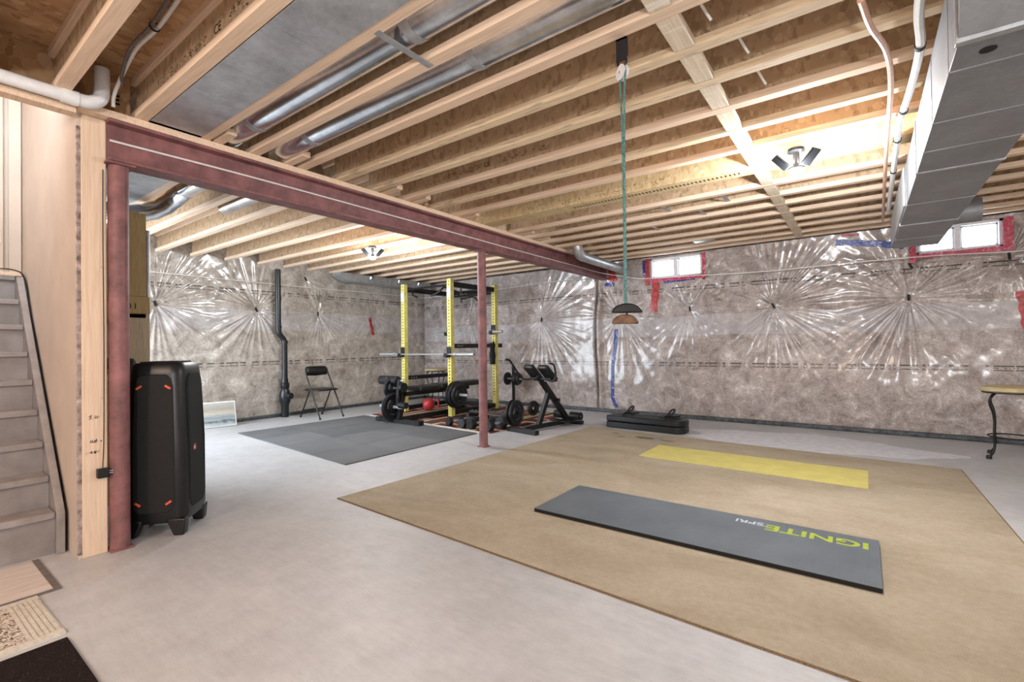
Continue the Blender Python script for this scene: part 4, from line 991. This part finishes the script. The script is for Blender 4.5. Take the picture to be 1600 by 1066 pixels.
# ------------------------------------------------------------------ iron stools
def stool(loc, rz, label):
    s_ = thing('iron_stool', label, 'stool', loc, rz)
    MB().lathe([(0.0, 0.612), (0.19, 0.612), (0.212, 0.625), (0.215, 0.64), (0.2, 0.658), (0.12, 0.672), (0.0, 0.676)], n=36).build('seat_cushion', 'tan_cushion', s_)
    MB().lathe([(0.0, 0.602), (0.195, 0.602), (0.195, 0.612), (0.0, 0.612)], n=36).build('seat_plate', 'iron_black', s_)
    for k in range(4):
        a = PI / 4 + k * PI / 2; c, s2 = math.cos(a), math.sin(a)
        prof = [(0.135, 0.605), (0.17, 0.575), (0.195, 0.535), (0.19, 0.49), (0.165, 0.42), (0.155, 0.33), (0.16, 0.22), (0.155, 0.13), (0.17, 0.06), (0.205, 0.02)]
        lgo = MB().tube(catmull([(r_ * c, r_ * s2, z) for r_, z in prof], 4), 0.0095, 10).build('leg', 'iron_black', s_)
        MB().lathe([(0.0, 0.0), (0.02, 0.0), (0.022, 0.02), (0.016, 0.034), (0.0, 0.036)], (0.21 * c, 0.21 * s2, 0), n=14).build('foot', 'iron_black', lgo)
    pts = [(0.16 * math.cos(2 * PI * i / 32), 0.16 * math.sin(2 * PI * i / 32), 0.2) for i in range(33)]
    MB().tube(pts, 0.007, 8, False).build('stretcher_ring', 'iron_black', s_)
    return s_
stool((1.085, 6.25, 0), -0.175, 'iron-legged stool with a round tan seat by the film, under the red tape')
stool((-6.88, 6.72, 0), 0.4, 'iron-legged stool with a round tan seat in the corner behind the rack')

# ------------------------------------------------------------------ hanging pulley with handles
hp = thing('hanging_pulley', 'pulley trainer hung from a joist by a black strap, with two handles', 'pulley', (-0.812, 1.925, 0))
MB().bb(-0.024, 0.024, -0.014, -0.010, 2.31, 2.41).bb(-0.024, 0.024, -0.014, 0.0, 2.40, 2.408).bb(-0.024, 0.024, -0.004, 0.000, 2.33, 2.408).build('strap', 'nylon_black', hp)
MB().tube(catmull([(0, -0.007, 2.335), (0.016, -0.007, 2.325), (0.018, -0.007, 2.30), (0, -0.007, 2.285), (-0.018, -0.007, 2.30), (-0.016, -0.007, 2.325), (0, -0.007, 2.335)], 4), 0.005, 8).build('carabiner', 'black_steel', hp)
MB().lathe([(0.0, -0.012), (0.032, -0.012), (0.032, -0.008), (0.02, -0.004), (0.02, 0.004), (0.032, 0.008), (0.032, 0.012), (0.0, 0.012)], (0, -0.007, 2.262), (0.55, 0.84, 0), 28).build('wheel', 'white_pvc', hp)
MB().lathe([(0.0, -0.015), (0.006, -0.015), (0.006, 0.015), (0.0, 0.015)], (0, -0.007, 2.262), (0.55, 0.84, 0), 12).build('axle', 'chrome_bar', hp)
cd = Vector((0.84, -0.55, 0))
for sgn, zl in ((-1, 1.265), (1, 1.245)):
    base = Vector((0, -0.007, 0)); pts = [base + cd * 0.021 * sgn + Vector((0, 0, 2.262)), base + cd * 0.012 * sgn + Vector((0, 0, 2.12)), base + cd * 0.006 * sgn + Vector((0, 0, 1.9)), base + cd * 0.005 * sgn + Vector((0, 0, zl))]
    MB().tube(catmull(pts, 4), 0.0042, 8).build('cord', 'teal_cord', hp)
def handle(z, mat, sgn, w_):
    prof = [(w_ * math.cos(a), 0.055 * math.sin(a)) for a in [PI * k / 14 for k in range(15)]]
    dv = Vector((0.79, 0.61, 0)); nv = Vector((-0.61, 0.79, 0)); o_ = Vector((0, -0.007, z)) + dv * 0.004 * sgn
    MB().prism([o_ + dv * x + Vector((0, 0, q_ * 0.75)) - nv * 0.014 for x, q_ in prof], nv * 0.028).build('handle', mat, hp, 0.006)
handle(1.232, 'black_plastic', 1, 0.066); handle(1.185, 'brown_leather', -1, 0.057)
MB().tube([(0.004, -0.007, 1.235), (0.004, -0.007, 1.225)], 0.005, 8).build('stop_ball', 'black_matte', hp)

# ------------------------------------------------------------------ long black case
lc = thing('equipment_case', 'long low black case with two strap loops on top beyond the carpet', 'case', (-2.25, 5.955, 0), math.radians(-3.5))
def roundbar(L, w_, h_):
    p = rsec(L, w_, 0.10, 6); return p
def rounded(z0, z1, L, w_, r_): 
    p = []
    for cx_, cy_, a0 in ((L / 2 - r_, w_ / 2 - r_, 0), (-L / 2 + 0.02, w_ / 2 - 0.02, 90), (-L / 2 + 0.02, -w_ / 2 + 0.02, 180), (L / 2 - r_, -w_ / 2 + r_, 270)):
        rr = r_ if cx_ > 0 else 0.02
        for k in range(7): p.append((cx_ + rr * math.cos(math.radians(a0 + 15 * k)), cy_ + rr * math.sin(math.radians(a0 + 15 * k)), z0))
    return MB().prism(p, (0, 0, z1 - z0))
rounded(0.0, 0.083, 1.02, 0.32, 0.12).build('lower_shell', 'black_plastic', lc, 0.012)
rounded(0.087, 0.16, 1.02, 0.32, 0.12).build('upper_shell', 'black_plastic', lc, 0.012)
for y in (-0.07, 0.07): MB().bb(-0.47, 0.43, y - 0.012, y + 0.012, 0.159, 0.166).build('top_rib', 'black_plastic', lc, 0.003)
for x in (-0.28, 0.27):
    so_ = MB().tube(catmull([(x, -0.12, 0.167), (x - 0.02, -0.05, 0.185), (x - 0.01, 0.0, 0.195), (x + 0.03, 0.04, 0.26), (x + 0.07, 0.05, 0.27), (x + 0.05, 0.02, 0.22), (x, -0.01, 0.193), (x + 0.05, 0.08, 0.175), (x + 0.12, 0.10, 0.19)], 4), 0.011, 8).build('strap_loop', 'nylon_black', lc)
    MB().bb(x - 0.10, x + 0.1, -0.03, 0.0, 0.165, 0.177).build('strap', 'nylon_black', lc, 0.003)

# ------------------------------------------------------------------ power rack
X0, X1, Y0, Y1, HR = -6.22, -5.15, 5.37, 6.47, 2.15
rk = thing('power_rack', 'power rack with four yellow drilled uprights and black crossmembers', 'rack', ((X0 + X1) / 2, (Y0 + Y1) / 2, 0.0075))
hx, hy = (X1 - X0) / 2, (Y1 - Y0) / 2
up_m = MB().bb(-0.038, 0.038, -0.038, 0.038, 0.0, HR - 0.01).mesh('upright'); up_m.materials.append(MAT['yellow_steel'])
hm = MB()
for k in range(38):
    z = 0.25 + k * 0.05
    hm.lathe([(0.0, 0.0), (0.0115, 0.0), (0.0115, 0.002), (0.0, 0.002)], (0, -0.0395, z), (0, 1, 0), 8)
hm_m = hm.mesh('drilled_holes'); hm_m.materials.append(MAT['black_matte'])
pl_m = MB().bb(-0.0385, 0.0385, -0.041, -0.0385, 1.85, 2.0).mesh('placard'); pl_m.materials.append(MAT['white_paper'])
for sx in (-1, 1):
    for sy in (-1, 1):
        o = bpy.data.objects.new('upright', up_m); C.objects.link(o); o.parent = rk; o.location = (sx * hx, sy * hy, 0)
        h_ = bpy.data.objects.new('drilled_holes', hm_m); C.objects.link(h_); h_.parent = o; h_['kind'] = 'stuff'
        if sy < 0: p_ = bpy.data.objects.new('placard', pl_m); C.objects.link(p_); p_.parent = o
        MB().bb(sx * hx - 0.055, sx * hx + 0.055, sy * hy - 0.055, sy * hy + 0.055, 0, 0.008).build('foot_plate', 'black_steel', rk)
for sx in (-1, 1):
    MB().bb(sx * hx - 0.03, sx * hx + 0.03, -hy + 0.04, hy - 0.04, 0.03, 0.10).build('base_rail', 'black_steel', rk, 0.003)
    MB().bb(sx * hx - 0.03, sx * hx + 0.03, -hy + 0.04, hy - 0.04, HR - 0.13, HR - 0.05).build('top_rail', 'black_steel', rk, 0.003)
MB().bb(-hx + 0.04, hx - 0.04, hy - 0.03, hy + 0.03, 0.03, 0.10).build('base_rail', 'black_steel', rk, 0.003)
MB().bb(-hx + 0.04, hx - 0.04, hy - 0.03, hy + 0.03, HR - 0.16, HR - 0.05).build('rear_crossmember', 'black_steel', rk, 0.003)
# pull-up grips
MB().tube([(-hx, -hy + 0.06, HR - 0.09), (hx, -hy + 0.06, HR - 0.09)], 0.017, 12).build('pull_up_bar', 'black_steel', rk)
for x in (-0.28, 0.28): MB().tube([(x, -hy + 0.06, HR - 0.09), (x * 0.8, 0.0, HR - 0.16), (x * 0.7, hy, HR - 0.1)], 0.016, 10).build('pull_up_grip', 'black_steel', rk)
for sx in (-1, 1): MB().tube(catmull([(sx * 0.36, -hy + 0.06, HR - 0.1), (sx * 0.30, -hy - 0.02, HR - 0.20), (sx * 0.16, -hy - 0.05, HR - 0.25)], 4), 0.015, 10).build('angled_grip', 'black_steel', rk)
for x in (-0.3, -0.22, -0.14, -0.06): MB().tube([(x, hy - 0.05, HR - 0.12), (x, hy - 0.11, HR - 0.12), (x, hy - 0.12, HR - 0.1)], 0.007, 8).build('band_peg', 'chrome_bar', rk)
# multi-grip hanging from the right top rail
MB().tube(catmull([(hx - 0.05, -0.25, HR - 0.13), (hx - 0.05, -0.25, HR - 0.36)], 3), 0.014, 10).tube(catmull([(hx - 0.05, -0.25, HR - 0.30), (hx - 0.03, 0.02, HR - 0.25), (hx + 0.0, 0.12, HR - 0.32)], 3), 0.012, 10).build('hook_handle', 'black_steel', rk)
def jcup(x, y, z, par):
    j = MB().bb(x - 0.045, x + 0.045, y - 0.052, y - 0.04, z - 0.02, z + 0.13).bb(x - 0.03, x + 0.03, y - 0.13, y - 0.04, z - 0.035, z - 0.015).bb(x - 0.03, x + 0.03, y - 0.135, y - 0.12, z - 0.03, z + 0.03).build('j_hook', 'black_steel', par, 0.003)
    return j
ZB1, ZB2 = 0.955, 1.32
for x in (-hx, hx): jcup(x, -hy, ZB1 - 0.0, rk)
for x in (-hx, hx): jcup(x, hy, ZB2 - 0.0, rk)
MB().bb(-hx - 0.035, -hx + 0.035, -hy + 0.04, hy - 0.04, 0.535, 0.60).build('safety_arm', 'black_steel', rk, 0.003)
MB().bb(hx - 0.035, hx + 0.035, -hy + 0.04, hy + 0.16, 1.06, 1.13).build('safety_arm', 'black_steel', rk, 0.003)
for x in (-hx, hx):
    for k in range(3): MB().box((x + 0.0365 * (1 if x < 0 else 1), -hy + 0.12 + k * 0.05, 0.565 if x < 0 else 1.095), (0.002, 0.016, 0.016)).build('bolt', 'chrome_bar', rk)
MB().tube([(hx + 0.04, -hy, 0.345), (hx + 0.34, -hy, 0.345)], 0.024, 16).build('weight_horn', 'chrome_bar', rk)
# rope / strap draped on the right rear upright
lump('gym_strap', 'nylon_black', (X1 + 0.02, Y1 + 0.02 - 0.12, 0.78), (0.05, 0.06, 0.22), 'black strap bundle hanging from the rack safety arm', 'strap', 8)

def barbell(loc, L, label, sleeve=0.36):
    b = thing('barbell', label, 'barbell', loc)
    MB().tube([(-L / 2, 0, 0), (L / 2, 0, 0)], 0.014, 14).build('shaft', 'chrome_bar', b)
    for s_ in (-1, 1):
        MB().tube([(s_ * (L / 2 - sleeve), 0, 0), (s_ * L / 2, 0, 0)], 0.0245, 16).build('sleeve', 'chrome_bar', b)
        MB().tube([(s_ * (L / 2 - sleeve - 0.03), 0, 0), (s_ * (L / 2 - sleeve), 0, 0)], 0.035, 16).build('collar', 'chrome_bar', b)
    return b
barbell((-5.68, Y0 - 0.085, ZB1 + 0.0075 + 0.012), 2.16, 'chrome barbell resting on the front hooks of the rack')
barbell((-5.70, Y1 - 0.085, ZB2 + 0.0075 + 0.012), 1.55, 'thin chrome barbell resting on the rear hooks of the rack', 0.18)

def plate_meshes(r_, th, ring_=True):
    m1 = MB().lathe([(0.026, -th / 2), (0.06, -th / 2 - 0.004), (0.07, -th / 2), (0.075, -th * 0.2), (r_ * 0.74, -th * 0.2), (r_ * 0.80, -th / 2), (r_ * 0.98, -th / 2), (r_, -th * 0.35), (r_, th * 0.35), (r_ * 0.98, th / 2), (r_ * 0.80, th / 2), (r_ * 0.74, th * 0.2), (0.075, th * 0.2), (0.07, th / 2), (0.06, th / 2 + 0.004), (0.026, th / 2), (0.026, -th / 2)], axis=(1, 0, 0), n=40).mesh('plate_disc')
    m2 = MB()
    for sg in (-1, 1):
        for k in range(3):
            a0 = k * 2 * PI / 3
            pts = [(sg * th * 0.38, (r_ * 0.53) * math.cos(a0 + t_ * 1.2), (r_ * 0.53) * math.sin(a0 + t_ * 1.2)) for t_ in [i / 6 for i in range(7)]]
            m2.tube(pts, r_ * 0.05, 8)
        pr = [(sg * th * 0.52, (r_ * 0.9) * math.cos(2 * PI * i / 36), (r_ * 0.9) * math.sin(2 * PI * i / 36)) for i in range(37)]
        m2.tube(pr, 0.003, 6, False)
    m2 = m2.mesh('grip_ribs'); m1.materials.append(MAT['iron_plate']); m2.materials.append(MAT['iron_plate_edge'])
    return m1, m2
PM = {'big': plate_meshes(0.205, 0.032), 'mid': plate_meshes(0.175, 0.03), 'small': plate_meshes(0.115, 0.024), 'tiny': plate_meshes(0.095, 0.024)}
def plate(kind, loc, label, rz=0.0, tilt=0.0, group=None):
    m1, m2 = PM[kind]
    t_ = thing('weight_plate', label, 'weight plate', loc, rz, group); t_.rotation_euler = (0, tilt, rz)
    for m_, n_ in ((m1, 'plate_disc'), (m2, 'grip_ribs')):
        o = bpy.data.objects.new(n_, m_); C.objects.link(o); o.parent = t_
    return t_
for k, lab in enumerate(('inner iron plate on the horn of the rack upright', 'middle iron plate on the horn of the rack upright', 'outermost iron plate on the horn of the rack upright')):
    plate('big' if k < 2 else 'mid', (X1 + 0.075 + k * 0.046, Y0, 0.3525), lab, 0)

# ------------------------------------------------------------------ bench with leg developer
bn = thing('weight_bench', 'black padded weight bench with leg rollers, pushed into the rack', 'bench', (-5.37, 4.50, 0.0125))
MB().bb(-0.42, 0.45, -0.04, 0.04, 0.0, 0.055).build('front_foot', 'black_steel', bn, 0.004)
for x in (-0.40, 0.43): MB().bb(x - 0.05, x + 0.05, -0.048, 0.048, 0.0, 0.065).build('foot_cap', 'black_matte', bn, 0.006)
MB().beam((0, 0, 0.045), (0, 1.45, 0.045), 0.055, 0.07).build('floor_spine', 'black_steel', bn, 0.003)
MB().bb(-0.3, 0.3, 1.42, 1.49, 0.0, 0.06).build('rear_foot', 'black_steel', bn, 0.004)
MB().beam((0, 0.02, 0.05), (0, 0.10, 0.47), 0.06, 0.07).build('front_post', 'black_steel', bn, 0.003)
MB().beam((0, 1.40, 0.05), (0, 1.0, 0.42), 0.06, 0.06).build('rear_post', 'black_steel', bn, 0.003)
MB().beam((0, 0.08, 0.40), (0, 1.5, 0.40), 0.06, 0.06).build('seat_rail', 'black_steel', bn, 0.003)
MB().bb(-0.15, 0.15, 0.30, 0.72, 0.43, 0.50).build('seat_pad', 'black_vinyl', bn, 0.02, 3)
MB().bb(-0.14, 0.14, 0.75, 1.72, 0.435, 0.51).build('back_pad', 'black_vinyl', bn, 0.02, 3)
for z in (0.60, ): MB().tube([(-0.34, 0.03, z), (0.10, 0.03, z)], 0.012, 10).build('roller_axle', 'chrome_bar', bn)
for a, b in ((-0.42, -0.23), (-0.215, -0.03)):
    MB().tube([(a, 0.03, 0.60), (a + 0.012, 0.03, 0.60), (b - 0.012, 0.03, 0.60), (b, 0.03, 0.60)], [0.054, 0.066, 0.066, 0.054], 18).build('foam_roller', 'black_vinyl', bn)
for a, b in ((0.06, 0.20), (-0.20, -0.06)):
    MB().tube([(a, -0.02, 0.26), (b, -0.02, 0.26)], 0.045, 18).build('foam_roller', 'black_vinyl', bn)
MB().beam((0, 0.03, 0.62), (0, -0.02, 0.20), 0.05, 0.04).build('leg_lever', 'black_steel', bn, 0.003)
MB().tube([(-0.36, -0.02, 0.225), (0.12, -0.02, 0.225)], 0.024, 14).build('weight_sleeve', 'chrome_bar', bn)
MB().lathe([(0.0, -0.02), (0.07, -0.02), (0.075, 0.0), (0.07, 0.02), (0.0, 0.02)], (0.045, 0.06, 0.50), (1, 0, 0), 24).build('pivot_hub', 'black_steel', bn)
plate('big', (-5.45, 4.48, 0.2375), 'large iron plate on the lever sleeve of the bench', 0)
plate('mid', (-5.525, 4.55, 0.50), 'smaller iron plate on the upper peg of the bench', 0)
MB().tube([(-0.20, 0.05, 0.4875), (0.04, 0.05, 0.4875)], 0.012, 8).build('plate_peg', 'chrome_bar', bn)

# ------------------------------------------------------------------ kettlebell
kb = thing('kettlebell', 'red kettlebell lying on the patterned rug under the bench', 'kettlebell', (-6.03, 5.60, 0.1125))
kb.rotation_euler = (0, math.radians(86), math.radians(40)); kb.location.z = 0.1135
MB().lathe([(0.0, 0.0), (0.06, 0.0), (0.095, 0.04), (0.105, 0.09), (0.09, 0.145), (0.05, 0.175), (0.0, 0.182)], n=28).build('bell', 'red_enamel', kb)
MB().tube(catmull([(-0.05, 0, 0.165), (-0.07, 0, 0.21), (-0.045, 0, 0.25), (0.045, 0, 0.25), (0.07, 0, 0.21), (0.05, 0, 0.165)], 5), 0.015, 10).build('handle', 'red_enamel', kb)

# ------------------------------------------------------------------ dumbbells
def dumbbell(loc, rz, r_, L, label, group=None):
    d_ = thing('dumbbell', label, 'dumbbell', loc, rz, group)
    MB().tube([(-L * 0.26, 0, r_ * 0.87), (0, 0, r_ * 0.87), (L * 0.26, 0, r_ * 0.87)], [0.014, 0.017, 0.014], 12).build('handle', 'chrome_bar', d_)
    for s_ in (-1, 1):
        MB().prism([(s_ * L * 0.25, r_ * math.cos(k * PI / 3), r_ * 0.866 + r_ * math.sin(k * PI / 3)) for k in range(6)], (s_ * L * 0.25, 0, 0)).build('hex_head', 'iron_plate', d_, 0.006)
    return d_
zr = 0.0075
dumbbell((-4.60, 4.86, zr), 1.45, 0.058, 0.26, 'small hex dumbbell at the end of the row next to the rack foot')
dumbbell((-4.36, 4.84, zr), 1.7, 0.066, 0.28, 'second hex dumbbell of the row, beside the smallest one')
dumbbell((-4.14, 4.83, zr), 1.35, 0.078, 0.31, 'medium hex dumbbell in the middle of the row behind the post')
dumbbell((-4.04, 5.17, zr), 1.57, 0.078, 0.31, 'medium hex dumbbell just behind the middle of the row')
dumbbell((-3.86, 4.83, zr), 1.5, 0.09, 0.33, 'largest hex dumbbell at the end of the row away from the rack')
dumbbell((-4.34, 5.12, zr), 1.5, 0.062, 0.26, 'small hex dumbbell standing behind the row of dumbbells')
dk = thing('dumbbell_rail', 'low black beaded dumbbell rail behind the row of dumbbells', 'rack', (-4.36, 5.42, 0.0075), 0.1)
MB().beam((-0.42, -0.0, 0.11), (0.36, 0.0, 0.11), 0.05, 0.035).build('rail', 'black_steel', dk, 0.003)
for x in (-0.38, 0.32): MB().bb(x - 0.025, x + 0.025, -0.12, 0.12, 0, 0.1).build('foot', 'black_steel', dk, 0.003)
for k in range(12): MB().lathe([(0.0, 0), (0.016, 0), (0.012, 0.012), (0.0, 0.014)], (-0.37 + k * 0.063, 0, 0.127), n=10).build('knob', 'iron_plate_edge', dk)
plate('mid', (-3.80, 5.22, 0.1835), 'outer iron plate of the pair standing at the end of the dumbbells', 0.05)
plate('mid', (-3.865, 5.225, 0.1835), 'inner iron plate of the pair standing at the end of the dumbbells', 0.05)
plate('small', (-4.13, 6.12, 0.1235), 'small iron plate standing alone on the far end of the patterned rug', -0.25)
# plate tree
tr = thing('plate_tree', 'slim black plate stand behind the rack upright', 'stand', (-5.02, 6.82, 0.0075))
MB().bb(-0.14, 0.14, -0.03, 0.03, 0, 0.04).bb(-0.03, 0.03, -0.14, 0.1, 0, 0.04).build('base', 'black_steel', tr, 0.003)
MB().bb(-0.02, 0.02, -0.02, 0.02, 0.04, 0.72).build('pole', 'black_steel', tr, 0.002)
MB().tube([(-0.22, -0.0, 0.50), (0.22, -0.0, 0.50)], 0.014, 12).build('horn', 'chrome_bar', tr)
for k, (dx, lab) in enumerate(((-0.13, 'small iron plate on the far horn of the plate stand'), (0.05, 'inner small iron plate on the near horn of the plate stand'), (0.085, 'middle small iron plate on the near horn of the plate stand'), (0.12, 'outer small iron plate on the near horn of the plate stand'))):
    plate('small' if k < 3 else 'tiny', (-5.02 + dx, 6.82, 0.5075), lab)

# ------------------------------------------------------------------ roman chair
rc = thing('back_extension_bench', 'black back extension bench with two thigh pads beside the carpet', 'exercise bench', (-3.455, 4.87, 0), math.radians(-9))
MB().bb(-0.25, 0.25, -0.035, 0.035, 0.0, 0.055).build('front_foot', 'black_steel', rc, 0.004)
MB().bb(-0.17, 0.17, 0.97, 1.04, 0.0, 0.05).build('rear_foot', 'black_steel', rc, 0.004)
MB().beam((0, 0.03, 0.045), (0, 1.0, 0.045), 0.055, 0.055).build('base_spine', 'black_steel', rc, 0.003)
MB().beam((0, 0.30, 0.06), (0, 0.50, 0.46), 0.055, 0.06).build('front_strut', 'black_steel', rc, 0.003)
MB().beam((0, 0.90, 0.06), (0, 0.40, 0.60), 0.055, 0.07).build('main_post', 'black_steel', rc, 0.003)
MB().lathe([(0.0, -0.035), (0.028, -0.035), (0.028, 0.035), (0.0, 0.035)], (0.05, 0.62, 0.36), (1, 0, 0), 14).build('adjust_knob', 'black_plastic', rc)
MB().beam((0, 0.40, 0.58), (0, 0.30, 0.70), 0.05, 0.05).build('pad_stem', 'black_steel', rc, 0.003)
MB().tube([(-0.17, 0.33, 0.66), (0.2, 0.33, 0.66)], 0.016, 10).build('pad_crossbar', 'black_steel', rc)
for x in (-0.125, 0.125):
    Rp = Matrix.Rotation(math.radians(48), 3, 'X')
    MB().box((x, 0.35, 0.735), (0.17, 0.29, 0.07), Matrix.Rotation(math.radians(-42), 3, 'X')).build('thigh_pad', 'black_vinyl', rc, 0.025, 3)
for s_ in (-1, 1):
    MB().tube(catmull([(s_ * 0.16, 0.33, 0.645), (s_ * 0.24, 0.26, 0.66), (s_ * 0.27, 0.16, 0.78), (s_ * 0.27, 0.06, 0.90), (s_ * 0.27, -0.02, 0.92)], 4) if s_ < 0 else catmull([(0.16, 0.33, 0.645), (0.23, 0.34, 0.64), (0.25, 0.36, 0.70), (0.25, 0.33, 0.84), (0.22, 0.28, 0.87)], 4), 0.013, 10).build('handlebar', 'black_steel', rc)
MB().tube([(-0.2, 0.88, 0.13), (0.24, 0.88, 0.13)], 0.012, 10).build('ankle_axle', 'chrome_bar', rc)
for a, b in ((-0.2, -0.06), (0.08, 0.24)): MB().tube([(a, 0.88, 0.13), (b, 0.88, 0.13)], 0.055, 18).build('ankle_roller', 'black_vinyl', rc)
MB().bb(-0.16, 0.18, 0.70, 0.84, 0.055, 0.07).build('foot_plate', 'black_steel', rc, 0.004)

# old paint stains on the carpet
plain('dark_stain', (92, 92, 72), 0.95, 0, 0.2, 60); plain('blue_stain', (128, 138, 152), 0.95, 0, 0.2, 60)
for k, (x, y, rx, ry, m) in enumerate(((-2.05, 5.33, 0.11, 0.05, 'dark_stain'), (-1.90, 5.38, 0.05, 0.03, 'blue_stain'), (-1.93, 5.27, 0.05, 0.02, 'blue_stain'), (-1.78, 5.30, 0.09, 0.018, 'dark_stain'), (-2.45, 5.42, 0.05, 0.02, 'dark_stain'), (-2.3, 5.25, 0.045, 0.014, 'dark_stain'))):
    b_ = blob('stain', (x, y), rx, ry, '', 20 + k, m, 0.0004); b_.parent = cp; b_.location = (0, 0, 0.011)
